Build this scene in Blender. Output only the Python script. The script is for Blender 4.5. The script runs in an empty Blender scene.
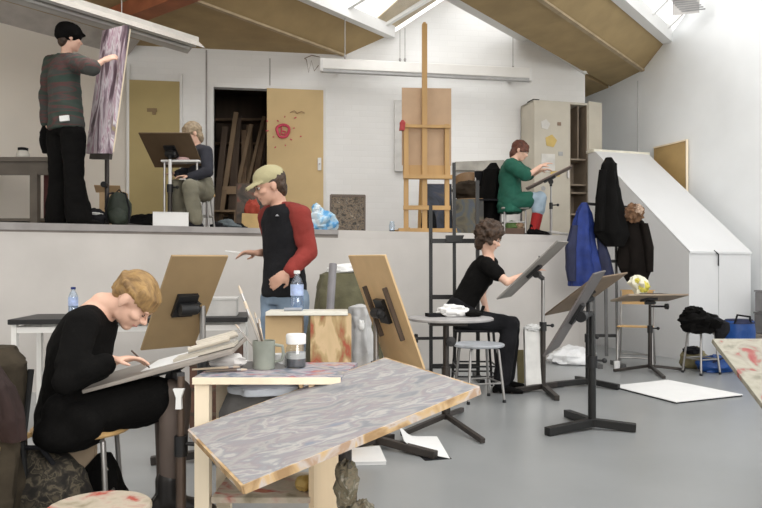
import bpy, bmesh, math, random
from mathutils import Vector, Matrix, noise
random.seed(7)
V = Vector
C = bpy.context.scene.collection
SC = bpy.context.scene
F_PX, EYE, HOR = 700.0, 1.1, 270.0
STAGE = 1.52

def P(px, py, d):            # a photograph pixel at depth d becomes a point of the room
    return V(((px-381)/F_PX*d, d, EYE+(HOR-py)/F_PX*d))
def FL(px, py):              # a point of the floor
    return P(px, py, EYE*F_PX/(py-HOR))
def G(px, d, z=0.0):         # column px at depth d and height z
    return V(((px-381)/F_PX*d, d, z))
def rz(a): return Matrix.Rotation(math.radians(a), 3, 'Z')

# ------------------------------------------------------------------ materials
MATS = {}
def nt(name):
    m = bpy.data.materials.new(name); m.use_nodes = True
    t = m.node_tree; b = t.nodes['Principled BSDF']
    return m, t, b
def mat(name, col, rough=.6, metal=0, var=.12, scale=6, bump=.0, bscale=40, col2=None, stretch=None, detail=4, alpha=None, trans=0, ior=1.45, sheen=0, spec=None):
    if name in MATS: return MATS[name]
    m, t, b = nt(name)
    N, L = t.nodes, t.links
    b.inputs['Roughness'].default_value = rough; b.inputs['Metallic'].default_value = metal
    b.inputs['IOR'].default_value = ior
    if spec is not None: b.inputs['Specular IOR Level'].default_value = spec
    if trans: b.inputs['Transmission Weight'].default_value = trans
    if sheen: b.inputs['Sheen Weight'].default_value = sheen
    tc = N.new('ShaderNodeTexCoord'); mp = N.new('ShaderNodeMapping')
    if stretch: mp.inputs['Scale'].default_value = stretch
    L.new(tc.outputs['Object'], mp.inputs['Vector'])
    no = N.new('ShaderNodeTexNoise'); no.inputs['Scale'].default_value = scale; no.inputs['Detail'].default_value = detail
    L.new(mp.outputs[0], no.inputs['Vector'])
    rp = N.new('ShaderNodeValToRGB')
    c2 = col2 or tuple(max(0, c*(1-var)) for c in col); c1 = col if col2 else tuple(min(1, c*(1+var)) for c in col)
    rp.color_ramp.elements[0].position = .32; rp.color_ramp.elements[1].position = .68
    rp.color_ramp.elements[0].color = (*c2, 1); rp.color_ramp.elements[1].color = (*c1, 1)
    L.new(no.outputs['Fac'], rp.inputs[0]); L.new(rp.outputs[0], b.inputs['Base Color'])
    if bump:
        n2 = N.new('ShaderNodeTexNoise'); n2.inputs['Scale'].default_value = bscale; n2.inputs['Detail'].default_value = 5
        L.new(mp.outputs[0], n2.inputs['Vector'])
        bp = N.new('ShaderNodeBump'); bp.inputs['Strength'].default_value = bump; bp.inputs['Distance'].default_value = .02
        L.new(n2.outputs['Fac'], bp.inputs['Height']); L.new(bp.outputs[0], b.inputs['Normal'])
    MATS[name] = m
    return m
def splat(name, stops, scale=5, stretch=None, rough=.5, dist=1.5, bump=.3, detail=6):
    m, t, b = nt(name); N, L = t.nodes, t.links
    tc = N.new('ShaderNodeTexCoord'); mp = N.new('ShaderNodeMapping')
    if stretch: mp.inputs['Scale'].default_value = stretch
    L.new(tc.outputs['Object'], mp.inputs['Vector'])
    no = N.new('ShaderNodeTexNoise'); no.inputs['Scale'].default_value = scale; no.inputs['Detail'].default_value = detail; no.inputs['Distortion'].default_value = dist
    L.new(mp.outputs[0], no.inputs['Vector'])
    rp = N.new('ShaderNodeValToRGB'); e = rp.color_ramp.elements
    e[0].position, e[0].color = stops[0][0], (*stops[0][1], 1)
    e[1].position, e[1].color = stops[-1][0], (*stops[-1][1], 1)
    for p, c in stops[1:-1]:
        q = e.new(p); q.color = (*c, 1)
    L.new(no.outputs['Fac'], rp.inputs[0]); L.new(rp.outputs[0], b.inputs['Base Color'])
    b.inputs['Roughness'].default_value = rough
    bp = N.new('ShaderNodeBump'); bp.inputs['Strength'].default_value = bump; bp.inputs['Distance'].default_value = .01
    L.new(no.outputs['Fac'], bp.inputs['Height']); L.new(bp.outputs[0], b.inputs['Normal'])
    MATS[name] = m
    return m
def brickwall(name, col, dirt, axis_xz=True):
    m, t, b = nt(name); N, L = t.nodes, t.links
    tc = N.new('ShaderNodeTexCoord')
    sx = N.new('ShaderNodeSeparateXYZ'); cb = N.new('ShaderNodeCombineXYZ')
    L.new(tc.outputs['Object'], sx.inputs[0]); L.new(sx.outputs['X'], cb.inputs['X']); L.new(sx.outputs['Z'], cb.inputs['Y'])
    br = N.new('ShaderNodeTexBrick'); br.inputs['Scale'].default_value = 1; br.inputs['Brick Width'].default_value = .24; br.inputs['Row Height'].default_value = .085
    br.inputs['Mortar Size'].default_value = .008; br.inputs['Mortar Smooth'].default_value = .6
    L.new(cb.outputs[0], br.inputs['Vector'])
    br.inputs['Color1'].default_value = (*col, 1); br.inputs['Color2'].default_value = (*[c*.97 for c in col], 1); br.inputs['Mortar'].default_value = (*[c*.965 for c in col], 1)
    no = N.new('ShaderNodeTexNoise'); no.inputs['Scale'].default_value = 1.3; no.inputs['Detail'].default_value = 8
    L.new(tc.outputs['Object'], no.inputs['Vector'])
    rp = N.new('ShaderNodeValToRGB'); rp.color_ramp.elements[0].position = .42; rp.color_ramp.elements[1].position = .8
    L.new(no.outputs['Fac'], rp.inputs[0])
    mx = N.new('ShaderNodeMix'); mx.data_type = 'RGBA'; mx.inputs['B'].default_value = (*dirt, 1)
    L.new(br.outputs['Color'], mx.inputs['A'])
    mu = N.new('ShaderNodeMath'); mu.operation = 'MULTIPLY'; mu.inputs[1].default_value = .35
    L.new(rp.outputs[0], mu.inputs[0]); L.new(mu.outputs[0], mx.inputs['Factor'])
    L.new(mx.outputs['Result'], b.inputs['Base Color'])
    bp = N.new('ShaderNodeBump'); bp.inputs['Strength'].default_value = .12; bp.inputs['Distance'].default_value = .006; bp.invert = True
    L.new(br.outputs['Fac'], bp.inputs['Height']); L.new(bp.outputs[0], b.inputs['Normal'])
    b.inputs['Roughness'].default_value = .7
    MATS[name] = m
    return m
def glass(name, tint=(1, 1, 1), gl=.08):
    m = bpy.data.materials.new(name); m.use_nodes = True; t = m.node_tree; t.nodes.clear(); N, L = t.nodes, t.links
    o = N.new('ShaderNodeOutputMaterial'); a = N.new('ShaderNodeBsdfTransparent'); g = N.new('ShaderNodeBsdfGlossy'); x = N.new('ShaderNodeMixShader')
    a.inputs['Color'].default_value = (*tint, 1); g.inputs['Roughness'].default_value = .05; x.inputs[0].default_value = gl
    L.new(a.outputs[0], x.inputs[1]); L.new(g.outputs[0], x.inputs[2]); L.new(x.outputs[0], o.inputs[0])
    return m

white = mat('white_paint', (.78, .78, .77), .6, var=.03, scale=2)
wall_w = brickwall('painted_brick', (.82, .82, .81), (.72, .71, .68))
plaster = mat('smooth_plaster', (.85, .87, .88), .7, var=.03, scale=1.5, bump=.06, bscale=12)
ramp_w = mat('ramp_plaster', (.70, .705, .71), .65, var=.02, scale=2, bump=.05, bscale=20)
leftw = mat('cream_plaster', (.72, .67, .60), .75, var=.04, scale=1.2)
riser = mat('scuffed_white', (.57, .54, .51), .7, var=.07, scale=1.6, bump=.08, bscale=10, detail=8)
epoxy = mat('grey_floor_paint', (.275, .285, .288), .28, var=.07, scale=1.6, detail=9, bump=.015, bscale=3)
stagefl = mat('stage_boards', (.22, .19, .17), .6, var=.2, scale=4)
strip = mat('grey_edge_metal', (.30, .28, .27), .5, var=.15, scale=5)
ceil_m = mat('brown_fibreboard', (.37, .27, .135), .85, var=.10, scale=3, stretch=(1, 1, 1), detail=8, bump=.05)
seam_m = mat('brown_batten', (.42, .33, .21), .8)
redbeam = mat('red_brown_timber', (.30, .10, .045), .6, var=.2, scale=5)
tan = mat('tan_door_paint', (.60, .44, .22), .55, var=.05, scale=2)
olivetan = mat('mustard_door_paint', (.43, .34, .15), .55, var=.05, scale=2)
ply = mat('pale_plywood', (.74, .57, .37), .55, var=.10, scale=5, stretch=(1, 1, .15))
pine = mat('pale_pine', (.86, .74, .56), .55, var=.10, scale=6, stretch=(1, 1, .12))
board_b = mat('brown_hardboard', (.36, .25, .13), .65, var=.06, scale=7)
board_l = mat('tan_hardboard', (.62, .43, .23), .65, var=.06, scale=7)
board_d = mat('dark_hardboard', (.115, .075, .042), .6, var=.1, scale=7)
board_g = mat('grey_board', (.30, .27, .24), .55, var=.12, scale=6)
easelw = mat('orange_beech', (.48, .29, .11), .5, var=.12, scale=6, stretch=(1, 1, .15))
seatw = mat('honey_wood', (.66, .42, .18), .45, var=.1, scale=8, stretch=(.2, 1, 1))
darkw = mat('dark_old_timber', (.10, .07, .05), .7, var=.4, scale=6, stretch=(1, 1, .1))
benchw = mat('grey_bench_wood', (.115, .098, .08), .6, var=.2, scale=4)
steel = mat('brown_black_steel', (.045, .038, .034), .45, metal=.3, var=.2)
black = mat('black_steel', (.018, .018, .018), .45, metal=.2)
gsteel = mat('grey_steel', (.36, .35, .34), .38, metal=.75)
brownpole = mat('brown_steel', (.12, .085, .065), .4, metal=.4)
plastic_b = mat('black_plastic', (.015, .015, .016), .45)
paper = mat('white_paper', (.76, .76, .75), .7, var=.02)
grey_cloth = mat('grey_cloth', (.35, .35, .36), .85, var=.15, bump=.2)
blk = mat('black_cloth', (.0055, .0052, .005), .95, var=.2, spec=.12, bump=.25, bscale=60)
blk2 = mat('charcoal_cloth', (.014, .014, .016), .9, var=.25, spec=.15, bump=.25, bscale=50)
brownj = mat('olive_brown_cloth', (.048, .038, .026), .9, var=.4, spec=.15, bump=.3, bscale=20)
olive = mat('olive_canvas', (.10, .093, .052), .85, var=.25, bump=.3, bscale=25)
khaki = mat('khaki_canvas', (.22, .19, .10), .85, var=.25, bump=.3, bscale=25)
bluec = mat('royal_blue_cloth', (.010, .028, .16), .7, var=.3, scale=8, bump=.3, bscale=14)
navy = mat('navy_quilted_cloth', (.012, .016, .05), .7, var=.3, bump=.3)
bluebag = mat('blue_bag_plastic', (.01, .06, .24), .45, var=.2, bump=.2)
skin = mat('light_skin', (.70, .44, .33), .5, var=.05, scale=15)
skin_d = mat('shaded_skin', (.55, .32, .23), .5, var=.05, scale=15)  # darker skin tone, worn by the person in the cap
blond = mat('blond_hair', (.40, .25, .10), .5, col2=(.17, .10, .045), scale=18, stretch=(1, 4, 1), bump=.2, bscale=60, spec=.3)
brownh = mat('brown_hair', (.05, .028, .016), .5, var=.4, scale=25, bump=.6, bscale=50)
auburn = mat('auburn_hair', (.10, .03, .015), .5, var=.4, scale=25, bump=.6, bscale=50)
ashh = mat('ash_hair', (.30, .23, .15), .5, var=.3, scale=25, bump=.6, bscale=50)
denim = mat('blue_denim', (.20, .27, .36), .8, var=.2, scale=9, bump=.15, bscale=50)
denim_l = mat('pale_denim', (.30, .38, .45), .8, var=.15, scale=9)
redc = mat('red_jersey', (.21, .026, .02), .9, var=.12, bump=.15, bscale=50)
redsock = mat('red_wool', (.28, .014, .014), .9, var=.15)
greenc = mat('green_jersey', (.010, .092, .060), .8, var=.2, bump=.2, bscale=40)
tights = mat('brown_grey_tights', (.12, .092, .078), .6, var=.1)
capm = mat('khaki_cap_cotton', (.42, .38, .22), .85, var=.1, bump=.15)
sweater = splat('striped_jumper_wool', [(.3, (.02, .045, .035)), (.47, (.035, .05, .04)), (.52, (.10, .035, .035)), (.57, (.04, .05, .045)), (.75, (.06, .055, .05))], scale=3.2, stretch=(.5, .5, 4.0), rough=.9, dist=.3, bump=.1)
camo = splat('camouflage_cloth', [(.38, (.012, .01, .008)), (.47, (.03, .025, .018)), (.53, (.11, .09, .06)), (.57, (.02, .018, .013)), (.68, (.075, .06, .04))], scale=22, rough=.9, dist=.6)
oilpal = splat('grey_lilac_oil_paint', [(.26, (.17, .18, .20)), (.38, (.25, .255, .27)), (.45, (.35, .34, .33)), (.50, (.28, .25, .265)), (.555, (.27, .275, .29)), (.60, (.43, .415, .395)), (.64, (.31, .285, .295)), (.74, (.21, .235, .285))], scale=6.5, stretch=(1, 2.2, 1), rough=.5, dist=.55, bump=.6, detail=12)
redpal = splat('red_and_beige_paint', [(.34, (.26, .22, .15)), (.43, (.42, .36, .27)), (.52, (.50, .43, .34)), (.585, (.46, .30, .24)), (.64, (.40, .06, .04)), (.74, (.45, .30, .16))], scale=9, rough=.5, dist=.4, detail=9)
greypal = splat('grey_green_and_red_paint', [(.34, (.16, .15, .11)), (.42, (.27, .255, .20)), (.50, (.33, .31, .25)), (.565, (.26, .235, .19)), (.605, (.28, .09, .075)), (.65, (.26, .035, .035)), (.72, (.30, .27, .22))], scale=8, rough=.5, dist=.5, detail=9)
plinthp = splat('paint_dripped_plywood', [(.36, (.55, .40, .22)), (.47, (.62, .45, .26)), (.50, (.46, .33, .16)), (.545, (.34, .20, .09)), (.59, (.36, .07, .035)), (.64, (.24, .20, .10)), (.74, (.50, .34, .18))], scale=9, stretch=(1, 1, .4), rough=.6, dist=.5, detail=8)
canvasp = splat('lilac_pink_canvas_paint', [(.32, (.07, .05, .06)), (.42, (.16, .10, .13)), (.47, (.42, .32, .38)), (.51, (.66, .60, .64)), (.535, (.72, .66, .69)), (.57, (.45, .24, .34)), (.61, (.74, .70, .72)), (.66, (.30, .22, .27)), (.72, (.34, .27, .14))], scale=3.4, stretch=(2.4, 2.4, .6), rough=.5, dist=.9)
mottled = splat('dark_mottled_painting', [(.34, (.02, .018, .015)), (.45, (.10, .075, .05)), (.52, (.20, .15, .10)), (.58, (.05, .045, .04)), (.7, (.30, .24, .17))], scale=26, rough=.6, dist=.3)
darkart = splat('dark_yellow_blue_painting', [(.36, (.03, .03, .028)), (.46, (.10, .085, .05)), (.53, (.06, .07, .075)), (.6, (.05, .06, .09)), (.66, (.22, .19, .06))], scale=4, rough=.6, dist=1.2)
blueart = splat('dark_blue_painting', [(.36, (.02, .025, .035)), (.5, (.04, .05, .08)), (.62, (.09, .08, .07))], scale=4, rough=.6)
gunk = splat('dried_paint_crust', [(.36, (.06, .05, .035)), (.48, (.20, .16, .10)), (.55, (.12, .11, .07)), (.65, (.32, .28, .22))], scale=22, rough=.6)
ragm = mat('paint_stained_rag', (.74, .72, .70), .85, var=.08, scale=10, bump=.3, bscale=20)
greyplastic = mat('grey_polythene', (.46, .46, .46), .35, var=.15, scale=7, bump=.2, bscale=15)
metalcab = mat('beige_cabinet_enamel', (.52, .48, .40), .5, var=.06, scale=3)
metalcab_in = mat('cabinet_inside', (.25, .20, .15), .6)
cardboard = mat('cardboard', (.50, .35, .20), .75, var=.08)
lampw = mat('lamp_white_enamel', (.80, .79, .76), .4, var=.02)
bevelglass = glass('window_glass')
bottle_g = glass('bottle_plastic', (.80, .88, .97), .16)

# ------------------------------------------------------------------ mesh building
class MB:
    def __init__(s): s.v, s.f = [], []
    def add(s, vs, fs):
        o = len(s.v); s.v += [V(v) for v in vs]; s.f += [[i+o for i in f] for f in fs]; return s
    def box(s, c, size, R=None):
        c = V(c); h = [x/2 for x in size]; vs = []
        for z in (-1, 1):
            for x, y in ((-1, -1), (1, -1), (1, 1), (-1, 1)):
                d = V((x*h[0], y*h[1], z*h[2])); vs.append(c + (R @ d if R is not None else d))
        return s.add(vs, [(0, 3, 2, 1), (4, 5, 6, 7), (0, 1, 5, 4), (1, 2, 6, 5), (2, 3, 7, 6), (3, 0, 4, 7)])
    def bar(s, a, b, w, d, side=None):           # rectangular bar a-b: w along side, d across
        a, b = V(a), V(b); t = (b-a).normalized()
        x = V(side) if side is not None else (V((0, 0, 1)).cross(t) if abs(t.z) < .95 else V((1, 0, 0)))
        x = (x - t*x.dot(t)).normalized(); y = t.cross(x)
        R = Matrix((x, y, t)).transposed()
        return s.box((a+b)/2, (w, d, (b-a).length), R)
    def slab(s, c, u, v, w, h, t):
        u = V(u).normalized(); v = V(v); v = (v-u*v.dot(u)).normalized(); n = u.cross(v)
        return s.box(c, (w, h, t), Matrix((u, v, n)).transposed())
    def prism(s, poly, vec):
        poly = [V(p) for p in poly]; vec = V(vec); n = len(poly)
        vs = poly + [p+vec for p in poly]
        return s.add(vs, [list(range(n))[::-1], list(range(n, 2*n))] + [(i, (i+1) % n, n+(i+1) % n, n+i) for i in range(n)])
    def rings(s, rs, cap=True, close=True):
        n = len(rs[0]); vs = [p for r in rs for p in r]; fs = []
        for k in range(len(rs)-1):
            for i in range(n if close else n-1):
                j = (i+1) % n; fs.append((k*n+i, k*n+j, (k+1)*n+j, (k+1)*n+i))
        if cap: fs += [list(range(n))[::-1], [(len(rs)-1)*n+i for i in range(n)]]
        return s.add(vs, fs)
    def tube(s, pts, r, n=10, cap=True):
        pts = [V(p) for p in pts]; m = len(pts); rr = r if isinstance(r, (list, tuple)) else [r]*m
        t0 = (pts[1]-pts[0]).normalized(); x = t0.orthogonal().normalized(); out = []
        for i, p in enumerate(pts):
            t = ((pts[min(i+1, m-1)]-pts[i]).normalized() + (pts[i]-pts[max(i-1, 0)]).normalized()) if 0 < i < m-1 else (pts[1]-pts[0] if i == 0 else pts[-1]-pts[-2])
            t = t.normalized() if t.length > 1e-9 else t0
            x = (x - t*x.dot(t)).normalized(); y = t.cross(x)
            out.append([p + (x*math.cos(a) + y*math.sin(a))*rr[i] for a in [2*math.pi*k/n for k in range(n)]])
        return s.rings(out, cap)
    def lathe(s, c, prof, n=20, axis=(0, 0, 1)):
        c = V(c); z = V(axis).normalized(); x = z.orthogonal().normalized(); y = z.cross(x)
        out = [[c + z*h + (x*math.cos(2*math.pi*k/n) + y*math.sin(2*math.pi*k/n))*max(r, 1e-4) for k in range(n)] for r, h in prof]
        return s.rings(out, True)
    def ell(s, c, r, R=None, n=14, m=9):
        c = V(c); rr = (r, r, r) if not isinstance(r, (tuple, list)) else r; out = []
        for j in range(m+1):
            th = math.pi*(.02 + .96*j/m)
            ring = []
            for k in range(n):
                a = 2*math.pi*k/n
                d = V((rr[0]*math.sin(th)*math.cos(a), rr[1]*math.sin(th)*math.sin(a), -rr[2]*math.cos(th)))
                ring.append(c + (R @ d if R is not None else d))
            out.append(ring)
        return s.rings(out, True)
    def blob(s, c, r, amp=.15, freq=3., seed=0, R=None, n=28, m=18, flat=None):   # lumpy soft body
        o = len(s.v); s.ell((0, 0, 0), (1, 1, 1), None, n, m); c = V(c)
        for i in range(o, len(s.v)):
            p = s.v[i]; k = 1 + amp*noise.noise(p*freq*.5 + V((seed*3.1, seed*1.7, 0))) + amp*.5*noise.noise(p*freq*1.3 + V((seed, 5, 0)))
            q = V((p.x*r[0]*k, p.y*r[1]*k, p.z*r[2]*k))
            if R is not None: q = R @ q
            q = q + c
            if flat is not None: q.z = max(q.z, flat)
            s.v[i] = q
        return s
    def drape(s, secs, side, folds=5, amp=.12, seed=0, n=40, m=6):   # hanging cloth: secs = [(centre, half width, half depth)]
        side = V(side).normalized(); rs = []; K = len(secs)-1
        for q in range(K*m+1):
            f = q/m; i = min(int(f), K-1); t = f-i; t = t*t*(3-2*t)
            c = V(secs[i][0]).lerp(V(secs[i+1][0]), t); w = secs[i][1]*(1-t)+secs[i+1][1]*t; d = secs[i][2]*(1-t)+secs[i+1][2]*t
            dep = V((0, 0, 1)).cross(side); ring = []
            for k in range(n):
                a = 2*math.pi*k/n
                g = 1 + amp*math.sin(folds*a + seed + f*.5)*min(1, .25+f*.5) + amp*.9*noise.noise(V((math.cos(a)*1.6, math.sin(a)*1.6, f*1.4+seed))) + amp*.6*noise.noise(V((math.cos(a)*4+seed, math.sin(a)*4, f*2.6)))
                ring.append(c + side*math.cos(a)*w*g + dep*math.sin(a)*d*g)
            rs.append(ring)
        return s.rings(rs, True)

ORG = {}
def build(mb, name, m, parent=None, smooth=False, bevel=0, org=None, sharp=40):
    if parent is not None: o0 = ORG[parent]
    elif org is not None: o0 = V(org)
    else:
        zs = min(v.z for v in mb.v); o0 = V((sum(v.x for v in mb.v)/len(mb.v), sum(v.y for v in mb.v)/len(mb.v), zs))
    me = bpy.data.meshes.new(name); me.from_pydata([v-o0 for v in mb.v], [], mb.f); me.update()
    bm = bmesh.new(); bm.from_mesh(me); bmesh.ops.recalc_face_normals(bm, faces=bm.faces); bm.to_mesh(me); bm.free()
    if smooth:
        me.shade_smooth(); me.set_sharp_from_angle(angle=math.radians(sharp))
    me.materials.append(m)
    ob = bpy.data.objects.new(name, me); C.objects.link(ob); ORG[ob] = o0
    if parent is not None: ob.parent = parent
    else: ob.location = o0
    if bevel:
        b = ob.modifiers.new('edge', 'BEVEL'); b.width = bevel; b.segments = 2; b.limit_method = 'ANGLE'
    return ob
def tag(o, label, cat, group=None, kind=None):
    o['label'] = label; o['category'] = cat
    if group: o['group'] = group
    if kind: o['kind'] = kind
    return o
def thing(name, loc, label, cat, group=None):
    e = bpy.data.objects.new(name, None); C.objects.link(e); e.location = V(loc); e.empty_display_size = .1; ORG[e] = V(loc)
    return tag(e, label, cat, group)
def struct(mb, name, m, parent=None, smooth=False, bevel=0):
    o = build(mb, name, m, parent, smooth, bevel)
    if parent is None: o['kind'] = 'structure'
    return o
def copy_tree(o, loc, rot=0, label=None, parent=None):
    c = o.copy(); C.objects.link(c)
    if parent is None:
        c.location = V(loc); c.rotation_euler = (0, 0, math.radians(rot))
        if label: c['label'] = label
    else: c.parent = parent
    for ch in list(o.children): copy_tree(ch, None, 0, None, c)
    return c
def solid(mb, name, m, parent=None, voxel=.01, it=4, wob=0, wfreq=9, org=None):   # fuse overlapping volumes into one skin
    tmp = build(mb, name+'_tmp', m, None, org=(0, 0, 0))
    r = tmp.modifiers.new('r', 'REMESH'); r.mode = 'VOXEL'; r.voxel_size = voxel; r.use_smooth_shade = True
    if it:
        q = tmp.modifiers.new('s', 'SMOOTH'); q.factor = .5; q.iterations = it
    dg = bpy.context.evaluated_depsgraph_get(); dg.update()
    me = bpy.data.meshes.new_from_object(tmp.evaluated_get(dg)); me.name = name
    old = tmp.data; bpy.data.objects.remove(tmp); bpy.data.meshes.remove(old)
    o0 = ORG[parent] if parent is not None else V(org)
    ns = [v.normal.copy() for v in me.vertices]
    for v, nn in zip(me.vertices, ns):
        p = v.co.copy()
        if wob: p += nn*wob*(noise.noise(p*wfreq) + .5*noise.noise(p*wfreq*2.3))
        v.co = p - o0
    if not me.materials: me.materials.append(m)
    me.shade_smooth(); me.update()
    ob = bpy.data.objects.new(name, me); C.objects.link(ob); ORG[ob] = o0
    if parent is not None: ob.parent = parent
    else: ob.location = o0
    return ob
def mix(a, b, t): return V(a).lerp(V(b), t)
WORLD_S, P_C, P_R, P_FILL, EXPO = 2.0,460,170,270,-0.15
# ------------------------------------------------------------------ the setting
A = V((.784, 1, 0)).normalized()             # the direction of the roof lights
def gable(px, py, off=0.0):                  # point of the gable wall under pixel px, py
    r = (px-381)/F_PX; d = (10.35+.15*.53)/(1-.15*r); return P(px, py, d-off)
def front(px):                               # depth of the stage front under column px
    r = (px-381)/F_PX; return 7.6/(1-.42*r)
def rightw(px):                              # depth of the right wall under column px
    r = (px-381)/F_PX; return 7.7375/(r+.33)

struct(MB().box((1, 5, -.05), (16, 22, .1)), 'floor', epoxy)
# stage
fl, fr = front(-320), front(586)
a0, a1 = G(-320, fl), G(586, fr)
back = [G(586.5, 12.4), G(-90, 10.6)]
poly = [a0, a1, back[0], back[1]]
struct(MB().prism([p+V((0, 0, STAGE-.08)) for p in poly], (0, 0, .08)), 'floor_stage', stagefl)
nrm = V((.42, -1, 0)).normalized()
riser_o = struct(MB().prism([a0, a1, a1+V((0, 0, STAGE-.08)), a0+V((0, 0, STAGE-.08))], -nrm*.1), 'wall_stage', riser)
e0 = G(338, front(338)); tdir = V((1, .42, 0)).normalized()
struct(MB().prism([a0+V((0, 0, STAGE-.075)), e0+V((0, 0, STAGE-.045)), e0+V((0, 0, STAGE+.004)), a0+V((0, 0, STAGE+.004))], nrm*.015), 'trim_1', strip)
struct(MB().prism([e0+V((0, 0, STAGE-.08)), a1+V((0, 0, STAGE-.08)), a1+V((0, 0, STAGE+.003)), e0+V((0, 0, STAGE+.003))], nrm*.002), 'trim_2', riser)
struct(MB().prism([a1-tdir*.1, a1-tdir*.1+V((0, 0, STAGE-.08)), back[0]+V((-.1, 0, STAGE-.08)), back[0]+V((-.1, 0, 0))], (.09, 0, 0)), 'wall_stage_side', riser)
# gable wall with the doorway cut as separate wall pieces
gpts = dict(tl=gable(133, 46), s0=gable(345, 55), bl=gable(392, 34), rg=gable(462, -12), br=gable(525, 33), s1=gable(585, 72))
s0, bl, rg, br, s1 = gpts['s0'], gpts['bl'], gpts['rg'], gpts['br'], gpts['s1']
ZF = s0.z
def gz(px, z): q = gable(px, 0); return V((q.x, q.y, z))
gn = V((.15, -1, 0)).normalized()
DT = 1.1+180.5/68.6        # door head height
W = MB()
def wallpiece(poly): W.prism(poly, -gn*.12)
wallpiece([gz(127, STAGE-.1), gz(213, STAGE-.1), gz(213, ZF), gz(127, ZF)])
wallpiece([gz(213, DT), gz(323, DT), gz(323, ZF), gz(213, ZF)])
wallpiece([gz(268, STAGE-.1), gz(323, STAGE-.1), gz(323, DT), gz(268, DT)])
wallpiece([gz(323, STAGE-.1), gz(585, STAGE-.1), s1, br, rg, bl, s0, gz(323, ZF)])
struct(W, 'wall_back', wall_w)
struct(MB().bar(gz(206.5, STAGE), gz(206.5, ZF-.02), .02, .02).bar(gz(270, DT+.03)+gn*.0, gz(270, ZF-.1), .012, .012), 'trim_3', strip)
# left wall along the roof direction
l0 = gz(127, 0); l1 = l0 - A*11
ln = V((A.y, -A.x, 0))
struct(MB().prism([l0, l1, l1+V((0, 0, ZF)), l0+V((0, 0, ZF))], -ln*.12), 'wall_left', leftw)
struct(MB().prism([l0+V((0, 0, ZF-.16)), l0+V((0, 0, ZF)), l0+V((0, 0, ZF))+ln*.32, l0+V((0, 0, ZF-.16))+ln*.02], -A*11), 'trim_4', mat('grey_cornice', (.42, .39, .36), .7))
# storeroom behind the doorway
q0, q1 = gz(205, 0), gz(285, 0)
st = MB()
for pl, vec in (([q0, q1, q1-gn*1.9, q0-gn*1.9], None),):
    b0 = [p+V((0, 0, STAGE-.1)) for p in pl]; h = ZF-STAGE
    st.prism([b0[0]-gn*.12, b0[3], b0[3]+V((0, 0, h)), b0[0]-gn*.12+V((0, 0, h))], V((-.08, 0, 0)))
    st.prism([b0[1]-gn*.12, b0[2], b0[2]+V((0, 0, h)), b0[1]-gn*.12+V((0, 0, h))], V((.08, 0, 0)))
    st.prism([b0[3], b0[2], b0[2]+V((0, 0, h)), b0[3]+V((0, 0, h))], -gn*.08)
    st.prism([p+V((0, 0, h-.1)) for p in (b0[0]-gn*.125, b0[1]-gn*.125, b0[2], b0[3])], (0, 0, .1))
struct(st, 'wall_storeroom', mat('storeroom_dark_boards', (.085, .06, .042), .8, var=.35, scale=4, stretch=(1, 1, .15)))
# right wall
def rw(px, z): d = rightw(px); return G(px, d, z)
def rwd(d, z): return V((4.85-.33*(d-8.75), d, z))
S2, B2 = P(643, 70, rightw(643)), P(668, 38, rightw(668))
B_ = V((1, -.784, 0)).normalized()
# roof-light plane rises from the beam at B2 towards the right; find where it meets the right wall
rise = B_*.78 + V((0, 0, .62))
tt = []
for d in (10.2, 9.9):
    tt.append(d)
def on_roof2(d):        # height of the roof-light plane above right-wall point at depth d
    p = rwd(d, 0)-B2; k = p.x*B_.x + p.y*B_.y
    return B2.z + k/.78*.62
struct(MB().prism([rwd(13.4, 0), rwd(-3, 0), rwd(-3, 5.6), rwd(9.2, 5.6), rwd(9.75, on_roof2(9.75)), B2, S2, rwd(13.4, S2.z)], V((.15, .05, 0))), 'wall_right', plaster)
struct(MB().bar(rwd(rightw(638), .0)+V((-.004, 0, 0)), rwd(rightw(638), 4.1)+V((-.004, 0, 0)), .012, .012), 'trim_5', mat('grey_joint', (.45, .45, .45), .7))
endp = G(586, 13.2)
struct(MB().prism([gz(585, 0)-gn*.12, rwd(13.3, 0), rwd(13.3, 4.35), gz(585, 4.35)-gn*.12], V((.02, .15, 0))), 'wall_far', plaster)

struct(MB().box((0, -3.3, 2.6), (15, .15, 5.2)), 'wall_near', leftw)  # unseen wall behind the camera, added to block fill light
# ceiling: planes carried along the roof direction from the gable profile
LEN = 11.0
def plane(mb, p, q, back=0.0, l=LEN):
    a = p + A*back; b = q + A*back
    mb.add([a, b, b-A*(l+back), a-A*(l+back)], [(0, 1, 2, 3)])
    return mb
def thick(mb, p, q, back=0.0, l=LEN, t=.08):
    a = p + A*back; b = q + A*back
    mb.prism([a, b, b-A*(l+back), a-A*(l+back)], (0, 0, t)); return mb
farl = gz(-160, ZF)
struct(thick(MB(), farl, s0, .3), 'ceiling', ceil_m)
struct(thick(MB(), s0, bl, .05), 'ceiling_slope', ceil_m)
struct(thick(MB(), br, s1, 3.2), 'ceiling_slope_right', ceil_m)
S2b = V((S2.x, S2.y, S2.z))
struct(thick(MB(), s1, V((S2.x-A.x*0, S2.y, S2.z)), 3.2, 13.0), 'ceiling_valley', ceil_m)
struct(thick(MB(), S2, B2, 1.2, 12.0), 'ceiling_slope_far', ceil_m)
def batten(name, p, w, h, m, back=0, l=LEN, up=V((0, 0, 1))):
    struct(MB().bar(p+A*back, p-A*l, w, h, B_), name, m)
batten('trim_6', s0+V((0, 0, -.01)), .06, .03, seam_m)
batten('trim_7', S2+V((0, 0, -.01)), .06, .03, seam_m, .0)
batten('trim_8', bl+V((0, 0, .02)), .12, .17, white)
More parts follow.
